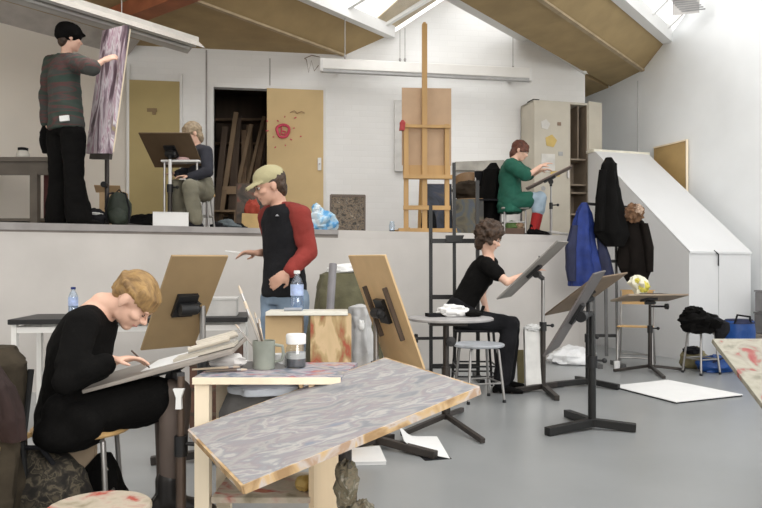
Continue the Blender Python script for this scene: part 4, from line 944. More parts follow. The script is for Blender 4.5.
# stool of the person in green (crate under it)
q_ = G(513, 8.6); q_.z = STAGE
school_stool('stool', q_, 'grey steel stool under the person in the green top', 'stool', .34, .165, mat('grey_seat', (.22, .22, .20), .6), gsteel, True, 0, splay=.0)
cr = thing('art_box', q_+V((0, 0, .001)), 'low open box of green and brown art materials under the green person\'s stool', 'box')
build(MB().box(q_+V((0, 0, .045)), (.26, .24, .085)), 'tray', mat('dark_brown_box', (.09, .05, .03), .6), cr)
build(MB().blob(q_+V((-.03, -.05, .12)), (.08, .06, .06), .3, 4, 51), 'green_cloth', mat('leaf_green_cloth', (.10, .17, .05), .8), cr, True)
build(MB().blob(q_+V((.06, -.04, .12)), (.06, .06, .05), .3, 4, 52), 'tan_pouch', mat('tan_pouch', (.36, .24, .15), .8), cr, True)
# green's board easel
gc_ = P(549, 178, 8.55); q_ = G(551, 8.62); q_.z = STAGE
easel('drawing_easel', q_, 'slender grey stand with a brown tilted board in front of the person in green', 'easel', (gc_, V((.25, .95, .05)), V((.86, -.2, .42)), .42, .60), V((q_.x, q_.y, gc_.z-.08)), [(q_.x-.2, q_.y-.05), (q_.x+.2, q_.y-.05), (q_.x, q_.y+.22)], gsteel, mat('grey_brown_board', (.20, .15, .125), .6), pr=.016, legw=.03, legh=.03)
pc = gc_+V((-.05, -.12, .065))
tag(build(MB().slab(gc_+V((0, 0, .015)), V((.25, .95, .05)), V((.86, -.2, .42)), .3, .42, .003), 'drawing_sheet', mat('greyish_paper', (.50, .46, .42), .7)), 'greyish drawing sheet on the board in front of the person in green', 'paper')
# cabinet
ca, cbn = G(533.5, 10.28), G(588.5, 10.50); cx = (cbn-ca); Lc = cx.length; cx.normalize(); cdp = V((-cx.y, cx.x, 0))
H = 2.08
cab = thing('storage_cabinet', ca+cx*Lc/2+S, 'tall beige metal storage cabinet with one door open on the right of the stage', 'cabinet')
def cp_(x, y, z): return ca+cx*x*Lc+cdp*y+V((0, 0, STAGE+z))
def cbox(x0, x1, y0, y1, z0, z1): return MB().prism([cp_(x0, y0, z0), cp_(x1, y0, z0), cp_(x1, y1, z0), cp_(x0, y1, z0)], (0, 0, z1-z0))
def cadd(mb, *a): b = cbox(*a); return mb.add(b.v, b.f)
mb = MB()
for a in ((0, .02, 0, .42, 0, H), (.64, .66, 0, .42, 0, H), (.98, 1, 0, .42, 0, H), (0, 1, .40, .42, 0, H), (0, 1, 0, .42, H-.03, H), (0, 1, 0, .42, 0, .06)): cadd(mb, *a)
build(mb, 'carcass', metalcab, cab)
d_o = build(cbox(.0, .645, -.025, -.002, .03, H-.02), 'door', metalcab, cab, bevel=.003)
build(MB().box(cp_(.60, -.04, 1.0), (.025, .03, .12)), 'handle', gsteel, d_o)
random.seed(5)
stc = [mat('sticker_pale', (.62, .60, .56), .6), mat('sticker_yellow', (.58, .42, .14), .6), mat('sticker_brown', (.26, .18, .13), .6), mat('sticker_grey', (.36, .36, .36), .6)]
for k, (x, z, a, b, i) in enumerate(((.36, 1.72, .16, .24, 0), (.56, 1.74, .06, .05, 2), (.44, 1.48, .20, .12, 1), (.40, 1.16, .22, .26, 0), (.30, 1.07, .05, .07, 2), (.5, 1.0, .15, .08, 1), (.33, .78, .08, .10, 3), (.58, 1.3, .07, .06, 3))):
    q_ = cp_((x-.22)*1.25+.02, -.030, z); build(MB().lathe(q_, [(0, -.002), (a*.5, -.002), (a*.5, .002), (0, .002)], 10 if k % 2 else 5, -cdp) if k % 2 == 0 else MB().box(q_, (a, .005, b), Matrix((cx, cdp, V((0, 0, 1)))).transposed()), 'sticker', stc[i], d_o)
build(cbox(.665, .975, .38, .398, .06, H-.03), 'back_panel', metalcab_in, cab); build(cbox(.662, .675, .01, .39, .06, H-.03), 'side_lining', metalcab_in, cab); build(cbox(.965, .979, .01, .39, .06, H-.03), 'side_lining', metalcab_in, cab)
for z in (.40, .72, 1.22, .84): build(cbox(.66, .98, .01, .40, z, z+.025), 'shelf', metalcab_in, cab)
build(cbox(.86, .88, .1, .39, 1.25, H-.03), 'divider', metalcab_in, cab)
hg = cp_(1.0, -.01, 0); od = (cx*.97+cdp*.24).normalized()
d_p = build(MB().prism([hg+V((0, 0, .03)), hg+od*.27+V((0, 0, .03)), hg+od*.27+V((0, 0, H+.03)), hg+V((0, 0, H+.03))], V((-od.y, od.x, 0))*.02), 'open_door', metalcab, cab)
mb = MB(); cadd(mb, .05, .16, .1, .3, H, H+.04); build(mb, 'top_clip', blk2, cab)
# brown panel behind the enclosure, on the right wall
z0_, z1_ = EYE, 0
def rwp(px, py): return P(px, py, rightw(px)-.02)
bpn = thing('hardboard_sheet', rwp(671, 215), 'ochre hardboard panel against the right wall behind the white sloping enclosure', 'board')
build(MB().prism([rwp(655, 148), rwp(688, 140), rwp(688, 200), rwp(655, 200)], V((-.02, -.008, 0))), 'panel', mat('ochre_hardboard', (.46, .31, .13), .6, var=.06), bpn)
build(MB().bar(rwp(655, 148)+V((-.02, -.01, 0)), rwp(688.5, 140)+V((-.02, -.01, 0)), .03, .02).bar(rwp(688, 140)+V((-.02, -.01, 0)), rwp(688, 200)+V((-.02, -.01, 0)), .03, .02), 'pale_edge', pine, bpn)
# ------------------------------------------------------------------ things on the lower floor
def fl(px, py): q_ = FL(px, py); return (q_.x, q_.y)
# --- woman's stool, board, stand
school_stool('stool', (-1.275, 2.98, 0), 'round honey-wood stool with grey steel legs under the blonde drawing person', 'stool', .44, .20, seatw, gsteel, splay=.03, rot=8)
dc = V((-.905, 3.00, .700)); du = V((1, .02, .262)).normalized(); dv = V((-.02, 1, .06)).normalized()
easel('drawing_easel', (-.800, 2.80, 0), 'tilted grey drawing board on a brown pole in front of the blonde drawing person', 'easel', (dc, du, dv, .62, .38), V((-.800, 2.80, .675)), [(-.800+.32*math.cos(a), 2.80+.32*math.sin(a)) for a in (.5, 2.6, 4.71)], brownpole, board_g, bt=.016, pr=.020, clamp=True, upright=brownpole, knob=.035)
k_ = V((-.800, 2.775, .60))
tag(build(MB().prism([k_+V((-.022, -.012, .03)), k_+V((.022, -.012, .03)), k_+V((.010, -.012, -.005)), k_+V((.012, -.012, -.05)), k_+V((-.012, -.012, -.05)), k_+V((-.010, -.012, -.005))], (0, .02, 0)), 'white_clip', paper), 'small white clip on the brown pole under the blonde person\'s board', 'clip')
def onb(x, y, up=.012): return dc+du*x+dv*y+du.cross(dv)*up
nb = du.cross(dv)
tag(build(MB().slab(onb(.03, .02, .0105), du, dv, .24, .26, .003), 'drawing_sheet', paper), 'white drawing sheet under the hand of the blonde drawing person', 'paper')
b_ = MB(); b_.slab(onb(.20, .06, .022), du, (dv+du*.3), .20, .22, .02); tag(build(b_, 'sketch_pad', mat('grey_cover', (.38, .37, .35), .6)), 'grey sketch pad lying at the upper end of the blonde person\'s board', 'sketch_pad')
b_ = MB().slab(onb(.18, -.06, .018), du, (dv-du*.5), .26, .10, .012); tag(build(b_, 'folded_paper', mat('cream_paper', (.50, .46, .39), .7)), 'folded cream paper along the near edge of the blonde person\'s board', 'paper')
for k, (x, y) in enumerate(((.21, -.10), (.23, -.02), (.20, .08))):
    tag(build(MB().tube([onb(x-.09, y, .046), onb(x+.08, y+.03, .046)], .011, 8), 'paper_roll', mat('beige_roll', (.55, .50, .42), .7), None, True), 'thin rolled paper lying at the high end of the blonde person\'s tilted board', 'paper_roll', 'rolled papers on the drawing board')
# --- left clutter
q_ = V((-1.58, 2.62, 0))
cl = thing('clothes_chair', q_, 'chair at the left picture edge buried under an olive-brown jacket', 'chair')
for sx in (-.17, .17):
    build(MB().tube([q_+V((sx, -.18, 0)), q_+V((sx, -.16, .43)), q_+V((sx, .14, .43)), q_+V((sx, .2, .70))], .012, 8), 'frame', black, cl, True); build(MB().tube([q_+V((sx, .2, 0)), q_+V((sx, .13, .43))], .012, 8), 'leg', black, cl, True)
build(MB().box(q_+V((0, 0, .44)), (.36, .38, .018)), 'seat', seatw, cl)
jk = thing('brown_jacket', q_+V((0, 0, .44)), 'olive-brown jacket with a yellow lining heaped over the chair at far left', 'jacket')
build(MB().drape([(q_+V((.02, .10, .80)), .13, .10), (q_+V((.0, .08, .74)), .19, .16), (q_+V((.0, .05, .5)), .205, .2), (q_+V((.0, .02, .25)), .20, .19), (q_+V((.02, 0, .02)), .16, .16)], (1, .2, 0), 6, .12, 3), 'shell', brownj, jk, True)
build(MB().drape([(q_+V((.14, -.06, .77)), .03, .03), (q_+V((.19, -.08, .68)), .045, .05), (q_+V((.215, -.06, .56)), .05, .05), (q_+V((.225, -.04, .47)), .035, .04)], (1, .2, 0), 4, .2, 5), 'sleeve', mat('dark_maroon_brown_cloth', (.028, .014, .012), .85, var=.3), jk, True)
build(MB().drape([(q_+V((.04, -.155, .76)), .016, .02), (q_+V((.06, -.165, .70)), .022, .02), (q_+V((.08, -.175, .64)), .01, .02)], (1, .2, 0), 3, .1, 2), 'yellow_lining', mat('mustard_lining', (.33, .24, .05), .8), jk, True)
q_ = V((-1.37, 2.86, 0))
cbg = thing('camouflage_bag', q_, 'dark camouflage-patterned bag on the floor under the blonde person\'s stool', 'bag')
build(MB().blob(q_+V((0, 0, .165)), (.19, .12, .205), .12, 4, 61, flat=.004), 'body', camo, cbg, True)
build(MB().tube([q_+V((-.08, -.06, .31)), q_+V((-.05, -.10, .40)), q_+V((.03, -.10, .40)), q_+V((.07, -.06, .31))], .011, 8), 'handle', blk2, cbg, True)
q_ = V((-1.36, 3.08, 0))
tag(build(MB().box(q_+V((0, 0, .19)), (.2, .06, .38), rz(10)), 'cardboard_sheet', mat('beige_card', (.50, .38, .26), .75)), 'beige cardboard piece standing behind the camouflage bag', 'cardboard')
q_ = V((-1.24, 3.02, 0)); q_ = V((-1.235, 3.05, 0))
bb = thing('black_bag', q_, 'slumped black bag on the floor beside the legs of the blonde person\'s stool', 'bag')
build(MB().drape([(q_+V((.03, 0, .30)), .03, .03), (q_+V((.02, 0, .24)), .07, .06), (q_+V((0, 0, .12)), .12, .09), (q_+V((0, 0, .01)), .14, .10)], (1, .1, 0), 5, .12, 4), 'body', blk, bb, True)
build(MB().ell(q_+V((.06, -.07, .25)), (.014, .012, .012)), 'metal_stud', mat('bright_metal', (.7, .7, .7), .25, .9), bb, True)
# --- round stool with painted top at bottom
q_ = V((-.915, 2.27, 0))
school_stool('paint_stool', q_, 'low round stool with red and beige paint on its top, cut by the picture bottom', 'stool', .335, .165, redpal, gsteel, splay=.03)
# --- low bench table against the stage wall
tb = thing('work_table', (-1.75, 5.05, 0), 'long black-topped table with pale steel legs standing behind the blonde drawing person', 'table')
tz = .765; c0, c1 = V((-2.52, 4.72, 0)), V((-.95, 4.98, 0)); dd = V((-.10, .62, 0))
build(MB().prism([p+V((0, 0, tz-.035)) for p in (c0, c1, c1+dd, c0+dd)], (0, 0, .035)), 'table_top', plastic_b, tb, bevel=.004)
ins = [mix(c0, c1, .02)+dd*.08, mix(c0, c1, .98)+dd*.08, mix(c0, c1, .98)+dd*.92, mix(c0, c1, .02)+dd*.92]
for p in ins: build(MB().box(p+V((0, 0, (tz-.035)/2)), (.035, .035, tz-.035)), 'leg', lampw, tb)
mb = MB()
for i in range(4): mb.bar(ins[i]+V((0, 0, tz-.075)), ins[(i+1) % 4]+V((0, 0, tz-.075)), .04, .03, (0, 0, 1))
build(mb, 'frame', lampw, tb)
q_ = P(72, 314, 4.98); q_.z = tz+.001; q_.y = 5.0
def bottle(loc, label, h=.2, r=.032, capm_=None, lab=True):
    loc = V(loc); t = thing('water_bottle', loc, label, 'bottle')
    build(MB().lathe(loc, [(0, 0), (r*.9, 0), (r, .01*h/.2), (r, h*.3), (r*.94, h*.33), (r, h*.36), (r, h*.68), (r*.75, h*.80), (r*.42, h*.88), (r*.40, h*.94), (0, h*.94)], 20), 'bottle_body', bottle_g, t, True)
    build(MB().lathe(loc+V((0, 0, .003)), [(0, 0), (r*.93, .002), (r*.95, h*.25), (r*.95, h*.5), (0, h*.5)], 18), 'water', mat('bottle_water', (.55, .66, .82), .1, var=.02, alpha=1, trans=.7, ior=1.33), t, True)
    build(MB().lathe(loc+V((0, 0, h*.93)), [(0, 0), (r*.5, 0), (r*.5, h*.08), (0, h*.085)], 14), 'cap', capm_ or bluec, t, True)
    if lab: build(MB().lathe(loc+V((0, 0, h*.38)), [(r*1.012, 0), (r*1.012, h*.28)], 20), 'paper_label', mat('bottle_label_blue', (.42, .52, .78), .5, var=.25, scale=30), t, True)
    return t
bottle(q_, 'clear plastic bottle with a dark blue cap on the long black-topped table', .21, .033)
q_ = V((-1.18, 5.16, tz+.001))
gx = thing('flat_box', q_, 'pale grey flat box on the right end of the long black-topped table', 'box')
build(MB().box(q_+V((0, 0, .06)), (.24, .24, .12), rz(8)), 'body', mat('pale_grey_card', (.52, .51, .49), .7), gx, bevel=.004); build(MB().box(q_+V((0, 0, .127)), (.25, .25, .014), rz(8)), 'lid', mat('pale_grey_card2', (.58, .57, .55), .7), gx)
q_ = V((-1.10, 4.60, 0))
wc = thing('wooden_crate', q_, 'dark brown wooden crate stack under the right end of the black-topped table', 'crate')
build(MB().box(q_+V((0, .1, .31)), (.30, .26, .62)), 'body', mat('dark_red_brown_wood', (.12, .06, .04), .6, var=.3), wc)
for z in (.16, .32, .48): build(MB().box(q_+V((0, -.035, z)), (.30, .012, .02)), 'slat', darkw, wc)
# --- second board behind the woman
easel('drawing_easel', (-1.02, 4.02, 0), 'steep brown board seen from behind with a black clamp, behind the blonde drawing person', 'easel', (V((-1.099, 3.9, .915)), V((.746, .665, .011)), V((.403, -.464, .789)), .33, .667), V((-1.02, 4.0, .93)), [(-1.3, 3.95), (-.78, 3.9), (-.95, 4.35)], steel, board_b, upright=gsteel, knob=.055)
# --- taboret with painting things
tx0, tx1, ty0, ty1, th_ = -.725, -.155, 2.70, 3.14, .686
ta = thing('taboret', ((tx0+tx1)/2, (ty0+ty1)/2, 0), 'pale pine work table with a paint-covered top and lower shelf in the foreground', 'table')
build(MB().prism([(tx0, ty0, th_-.022), (tx1, ty0, th_-.022), (tx1+.05, ty1, th_-.022), (tx0-.0, ty1, th_-.022)], (0, 0, .022)), 'table_top', splat('palette_table_paint', [(.34, (.42, .37, .32)), (.42, (.13, .15, .19)), (.48, (.26, .28, .33)), (.53, (.46, .40, .40)), (.58, (.22, .18, .26)), (.62, (.42, .10, .08)), (.66, (.48, .40, .30)), (.74, (.20, .24, .32))], 9, (1, 1.3, 1), .45, dist=.4, detail=8), ta, bevel=.002)
build(MB().bar((tx0, ty0-.006, th_-.013), (tx1, ty0-.006, th_-.013), .025, .014, (0, 0, 1)), 'front_edge', pine, ta)
build(MB().box((tx0+.032, ty0+.03, (th_-.022)/2), (.056, .05, th_-.022)), 'leg', pine, ta); build(MB().box((tx0+.033, ty1-.05, (th_-.022)/2), (.06, .05, th_-.022)), 'leg', pine, ta)
build(MB().prism([(tx1-.125, ty0+.01, 0), (tx1-.105, ty0+.01, 0), (tx1-.03, ty0+.34, 0), (tx1-.05, ty0+.34, 0)], (0, 0, th_-.022)), 'side_panel', ply, ta)
build(MB().prism([(tx0+.07, ty0+.0, .20), (tx1-.12, ty0+.0, .20), (tx1-.06, ty1-.1, .20), (tx0+.07, ty1-.1, .20)], (0, 0, .022)), 'lower_shelf', redpal, ta)
zt = th_+.0015
def ont(px, d): q_ = G(px, d); q_.z = zt; return q_
mg = ont(264, 2.93)
mu_ = thing('mug', mg, 'grey-green mug full of brushes on the pine work table', 'mug')
build(MB().lathe(mg, [(0, 0), (.044, 0), (.046, .006), (.047, .118), (.042, .118), (.040, .012), (0, .012)], 24), 'cup', mat('grey_green_glaze', (.26, .28, .24), .3, var=.2, scale=9), mu_, True)
build(MB().tube([mg+V((.044, 0, .10)), mg+V((.078, -.004, .095)), mg+V((.082, -.004, .06)), mg+V((.074, 0, .035)), mg+V((.044, 0, .028))], .007, 8), 'handle', MATS['grey_green_glaze'], mu_, True)
woodh = mat('pale_brush_handle', (.66, .54, .40), .5); 
BR = [((-.13, .03, .33), .0075, woodh, 'long pale brush leaning far left out of the mug'), ((-.10, .0, .26), .006, mat('grey_brush_handle', (.36, .33, .30), .5), 'grey-brown brush leaning left in the mug'), ((-.135, -.01, .17), .005, MATS['grey_brush_handle'], 'thin grey brush with the lowest lean in the mug'), ((-.03, .02, .19), .006, woodh, 'short pale brush standing nearly upright in the mug'), ((-.055, -.01, .22), .0055, mat('dark_brush_handle', (.12, .09, .07), .5), 'dark-handled brush in the middle of the mug')]
for (dx, dy, dz), r_, m, lab in BR:
    b0 = mg+V((.018, 0, .016)) if dx < -.05 else mg+V((.005, .005, .016)); e = b0+V((dx, dy, dz))
    t = thing('paintbrush', b0, lab, 'paintbrush', 'brushes in the mug')
    build(MB().tube([b0, mix(b0, e, .55), mix(b0, e, .8)], [r_*.6, r_, r_*.8], 8), 'handle', m, t, True)
    build(MB().tube([mix(b0, e, .8), mix(b0, e, .9)], r_*.85, 8), 'ferrule', gsteel, t, True); build(MB().tube([mix(b0, e, .9), e], [r_*.9, r_*.5], 8), 'bristles', mat('beige_bristle', (.55, .46, .36), .8), t, True)
jr_ = ont(296, 2.98)
pj = thing('paint_jar', jr_, 'clear jar with a wide white lid and dark sediment on the pine work table', 'jar')
build(MB().lathe(jr_, [(0, 0), (.040, 0), (.044, .006), (.044, .078), (.036, .092), (.036, .10), (0, .10)], 22), 'glass_body', glass('jar_glass', (.88, .9, .9), .12), pj, True)
build(MB().lathe(jr_+V((0, 0, .003)), [(0, 0), (.040, 0), (.041, .034), (0, .034)], 20), 'sediment', mat('dark_grey_sediment', (.10, .10, .11), .5), pj, True); build(MB().lathe(jr_+V((0, 0, .037)), [(0, 0), (.041, 0), (.041, .026), (0, .026)], 20), 'cloudy_water', mat('cloudy_water', (.55, .55, .54), .3), pj, True)
build(MB().lathe(jr_+V((0, 0, .099)), [(0, 0), (.042, 0), (.043, .036), (.040, .042), (0, .042)], 22), 'lid', paper, pj, True)
q_ = ont(281, 3.03); 
tag(build(MB().lathe(q_, [(0, 0), (.03, 0), (.034, .05), (.031, .05), (.028, .006), (0, .006)], 18), 'white_cup', paper, None, True), 'small white cup between the mug and the clear jar', 'cup')
q_ = ont(226, 2.99)
tag(build(MB().blob(q_+V((0, 0, .024)), (.085, .05, .034), .3, 4, 71, rz(-12), flat=zt+.001), 'white_rag', ragm, None, True), 'crumpled white paint rag on the left of the pine work table', 'rag')
for k, (x0_, y0_, x1_, y1_, m, lab) in enumerate(((192, 2.86, 240, 2.94, woodh, 'pale brush lying flat at the left edge of the pine work table'), (205, 2.8, 247, 2.86, MATS['dark_brush_handle'], 'dark brush lying flat on the smeared paint of the pine work table'))):
    a, b = ont(x0_, y0_)+V((0, 0, .006)), ont(x1_, y1_)+V((0, 0, .006)); t = thing('paintbrush', a, lab, 'paintbrush')
    build(MB().tube([a, mix(a, b, .75)], [.004, .006], 8), 'handle', m, t, True); build(MB().tube([mix(a, b, .75), mix(a, b, .85)], .0062, 8), 'ferrule', gsteel, t, True); build(MB().tube([mix(a, b, .85), b], [.0065, .003], 8), 'bristles', MATS['beige_bristle'], t, True)
q_ = V((-.52, 2.98, .2235))
tag(build(MB().blob(q_+V((.03, 0, .24)), (.19, .16, .245), .10, 3, 73, flat=.224), 'grey_sack', mat('dark_grey_sacking', (.15, .145, .14), .8, var=.15, bump=.2), None, True), 'bulky dark grey sack stuffed on the lower shelf of the pine work table', 'sack')
q_ = V((-.53, 2.97, .66))
tag(build(MB().drape([(V((-.47, 2.86, .655)), .12, .08), (V((-.47, 2.85, .63)), .14, .10), (V((-.47, 2.85, .60)), .13, .09)], (1, .1, 0), 5, .12, 4), 'plastic_sheet', mat('white_blue_plastic', (.56, .60, .66), .4, var=.2), None, True), 'white and blue plastic sheet crumpled on top of the dark grey sack', 'plastic sheet')
tag(build(MB().blob(V((-.30, 2.80, .25)), (.045, .04, .03), .25, 4, 77, flat=.2235), 'paint_blob', mat('ochre_paint_lump', (.42, .28, .08), .5), None, True), 'ochre lump of paint rag on the lower shelf of the pine work table', 'rag')

# --- big painted board in the foreground
pc_, pu, pv = V((-.21, 2.75, .555))*.88+V((0, 0, 1.1*.12)), V((.857, .448, .256)).normalized(), V((-.471, .881, .037)).normalized(); k_ = .88
q_ = V((-.125, pc_.y+.02, 0))
pe = thing('painted_drawing_easel', q_, 'large tilted board thick with grey and lilac paint in the foreground', 'easel')
pn_ = pu.cross(pv).normalized()
build(MB().slab(pc_-pn_*.012, pu, pv, .934*k_, .737*k_, .024), 'board', oilpal, pe, bevel=.002)
ed = MB()
for s_ in (-1, 1): ed.bar(pc_-pn_*.014+pv*s_*.371*k_-pu*.47*k_, pc_-pn_*.014+pv*s_*.371*k_+pu*.47*k_, .010, .026, pv); ed.bar(pc_-pn_*.014+pu*s_*.470*k_-pv*.37*k_, pc_-pn_*.014+pu*s_*.470*k_+pv*.37*k_, .010, .026, pu)
build(ed, 'raw_edge', splat('paint_smeared_pine', [(.38, (.34, .21, .10)), (.5, (.55, .38, .20)), (.58, (.52, .46, .42)), (.66, (.40, .27, .18))], 7), pe)
hp_ = pc_-pn_*.05
build(MB().tube([q_+V((0, 0, .02)), V((q_.x, q_.y, hp_.z-.06))], .024, 12), 'pole', steel, pe, True)
build(MB().bar(V((q_.x, q_.y, hp_.z-.10)), hp_+pu*.0, .05, .05).slab(pc_-pn_*.035, pu, pv, .16, .2, .022), 'clamp', steel, pe)
build(MB().blob(V((q_.x+.005, q_.y-.02, .36)), (.042, .05, .095), .35, 5, 81).blob(V((q_.x+.055, q_.y-.05, .25)), (.055, .05, .06), .4, 5, 83), 'paint_crusted_knob', gunk, pe, True)
for a in (30, 150, 270): build(MB().bar(q_+V((0, 0, .06)), q_+V((.33*math.cos(math.radians(a)), .33*math.sin(math.radians(a)), .025)), .045, .045, (0, 0, 1)), 'leg', steel, pe)
# --- palette board at right
rp0 = V((1.655, 3.45, .752)); rv = V((-.02, -.45, -.25)); rv.normalize(); ru = V((1, .03, 0)).normalized()
rl = .78; rc = rp0+rv*rl/2+ru*.45
q_ = V((2.05, rc.y+.05, 0))
easel('palette_easel', q_, 'grey-green tilted board with red paint, cut off by the right picture edge', 'easel', (rc, ru, -rv, .9, rl, ), V((q_.x, q_.y, rc.z-.07)), [(q_.x-.3, q_.y-.1), (q_.x+.3, q_.y-.1), (q_.x, q_.y+.32)], steel, greypal, bt=.024)
# --- plinths
pz = .838
def plinth(px, d, wd, dep, m, lab, rot, h=pz):
    q_ = G(px, d); t = thing('plinth', q_, lab, 'plinth'); R = rz(rot)
    for sy in (-1, 1): build(MB().box(q_+R@V((0, sy*(dep/2-.009), h/2)), (wd, .018, h), R), 'panel', m, t)
    for sx in (-1, 1): build(MB().box(q_+R@V((sx*(wd/2-.009), 0, h/2)), (.018, dep-.038, h), R), 'side_panel', board_l, t)
    build(MB().box(q_+R@V((0, 0, h-.008)), (wd-.038, dep-.038, .016), R), 'top_panel', ply, t)
    return t
plinth(285, 4.17, .215, .20, mat('tan_plinth_ply', (.52, .37, .20), .6, var=.12, scale=5), 'plain tan plywood plinth standing behind the clear jar', 4)
plinth(331, 4.12, .235, .20, plinthp, 'plywood plinth dripped with red and brown paint beside the grey plastic bag', 4)
bs = MB(); c_ = (G(308, 4.13)); c_.z = pz+.0125
tag(build(bs.box(c_, (.47, .26, .022), rz(3)), 'white_plank', mat('cream_white_board', (.74, .72, .64), .6, var=.06), bevel=.003), 'cream-white board laid flat across the two plywood plinths', 'board')
for k, (px, d_, lab) in enumerate(((284, 4.04, 'dark paint tube lying at the left end of the cream-white board'), )):
    a = G(px, d_); a.z = pz+.0238+.011
    tag(build(MB().tube([a, a+V((.10, .02, 0))], [.010, .010], 8), 'paint_tube', mat('blue_grey_tube', (.30, .32, .36), .4), None, True), lab, 'paint tube')
bt_ = G(297, 4.10); bt_.z = pz+.0245
bottle(bt_, 'water bottle with a blue label standing on the cream-white board', .232, .038, paper)
# grey plastic bag standing beside the plinth, on a small wooden crate
q_ = G(363, 4.72); 
wb2 = thing('wooden_step', q_, 'low tan wooden block supporting the grey plastic bag', 'block')
build(MB().box(q_+V((0, 0, .20)), (.19, .22, .40)), 'body', mat('tan_block', (.55, .40, .22), .6), wb2, bevel=.004); build(MB().box(q_+V((.0, -.02, .41)), (.24, .27, .02)), 'top_board', pine, wb2)
z_ = .421
gbag = thing('grey_plastic_bag', q_+V((0, 0, z_)), 'translucent-looking grey plastic bag bunched upright beside the paint-dripped plinth', 'bag')
build(MB().drape([(q_+V((-.02, -.0, z_+.45)), .015, .015), (q_+V((-.025, 0, z_+.43)), .07, .055), (q_+V((-.02, 0, z_+.37)), .08, .06), (q_+V((-.01, 0, z_+.29)), .065, .055), (q_+V((.0, 0, z_+.13)), .10, .08), (q_+V((.005, 0, z_+.002)), .105, .085)], (1, 0, 0), 7, .10, 2), 'body', greyplastic, gbag, True)
build(MB().blob(q_+V((-.01, -.06, z_+.31)), (.022, .012, .035), .3, 4, 3), 'pale_patch', paper, gbag, True)
# --- tan board on stand, centre
lx, ly = fl(376, 447)
easel('drawing_easel', (lx, ly, 0), 'tall tan board seen from behind with two dark battens, right of the plinths', 'easel', (V((.025, 4.16, .863)), V((.425, -.905, -.013)), V((-.324, -.166, .932)), .524, .697), V((lx, ly, .85)), [fl(436, 459), fl(392, 441), fl(336, 452)], steel, board_l, upright=gsteel, rails=True, legw=.045, legh=.045)
# papers on the floor
def floor_sheet(name, pts, lab, t=.004, m=paper, lift=0.001):
    ps = [FL(*p) for p in pts]; return tag(build(MB().prism([V((p.x, p.y, lift)) for p in ps], (0, 0, t)), name, m), lab, 'paper')
sp_ = thing('paper_pad', FL(366, 458), 'thick white paper pad lying on the floor under the big painted board', 'paper')
ps = [FL(*p) for p in ((349, 452), (379, 449), (386, 465), (347, 466))]
build(MB().prism([V((p.x, p.y, .001)) for p in ps], (0, 0, .02)), 'sheets', paper, sp_); ps = [FL(*p) for p in ((348, 452.5), (379.5, 449.5), (386.5, 465.5), (346.5, 466.5))]
build(MB().prism([V((p.x, p.y, .022)) for p in ps], (0, 0, .002)), 'top_sheet', paper, sp_)
# curled sheets beside the foot
def curl(pts, lifts, name, lab):
    mb = MB(); vs = []
    ps = [FL(*p) for p in pts]; n = 8
    for i in range(n+1):
        for j in range(n+1):
            a, b = i/n, j/n; p = ps[0]*(1-a)*(1-b)+ps[1]*a*(1-b)+ps[2]*a*b+ps[3]*(1-a)*b
            z = .002+(lifts[0]*(1-a)*(1-b)+lifts[1]*a*(1-b)+lifts[2]*a*b+lifts[3]*(1-a)*b)+.014*math.sin(a*math.pi)*(1-b)*0
            z += max(0, (1-a)-.55)**2*.5*(1-b*.5)
            vs.append(V((p.x, p.y, z)))
    vs2 = [v+V((0, 0, .002)) for v in vs]; N_ = (n+1)**2; fs = []
    for i in range(n):
        for j in range(n):
            q_ = i*(n+1)+j; fs += [(q_, q_+1, q_+n+2, q_+n+1), (N_+q_, N_+q_+n+1, N_+q_+n+2, N_+q_+1)]
    mb.add(vs+vs2, fs); return tag(build(mb, name, paper, None, True), lab, 'paper')
curl([(397, 440), (437, 440), (450, 459), (404, 453)], (.02, .02, 0, .02), 'paper_sheet', 'curled white sheet on the floor behind the black foot of the tan board\'s stand')
floor_sheet('dark_folder', [(412, 450), (440, 448), (452, 459), (425, 461)], 'thin dark folder under the curled white sheet on the floor', .0008, blk2, .0)
# --- olive covered chair and grey pipe
q_ = G(345, 6.05)
oc = thing('covered_armchair', q_, 'bulky armchair under an olive canvas cover in front of the stage', 'armchair')
build(MB().drape([(q_+V((.02, .05, 1.10)), .14, .10), (q_+V((0, .05, 1.06)), .22, .18), (q_+V((0, .02, .92)), .25, .24), (q_+V((.02, -.02, .55)), .29, .30), (q_+V((.02, -.02, .02)), .30, .32)], (1, 0, 0), 6, .07, 2), 'canvas_cover', olive, oc, True)
for sx in (-1, 1): build(MB().drape([(q_+V((sx*.23, -.12, .74)), .06, .16), (q_+V((sx*.24, -.12, .6)), .085, .22), (q_+V((sx*.25, -.12, .3)), .09, .22)], (1, 0, 0), 4, .08, 3+sx), 'arm', olive, oc, True)
q2 = q_+V((-.02, .05, 1.105))
tag(build(MB().blob(q2+V((.02, -.05, .0)), (.15, .12, .05), .3, 4, 91), 'white_cloth', paper, None, True), 'white cloth thrown over the top of the olive covered armchair', 'cloth')
a, b = G(323, 4.95), P(333, 264, 5.25)
tag(build(MB().tube([a+V((.0, 0, .01)), b], .030, 14), 'grey_pipe', mat('grey_pipe_plastic', (.22, .21, .22), .35, var=.1), None, True), 'thick grey pipe standing upright behind the cream-white board', 'pipe')
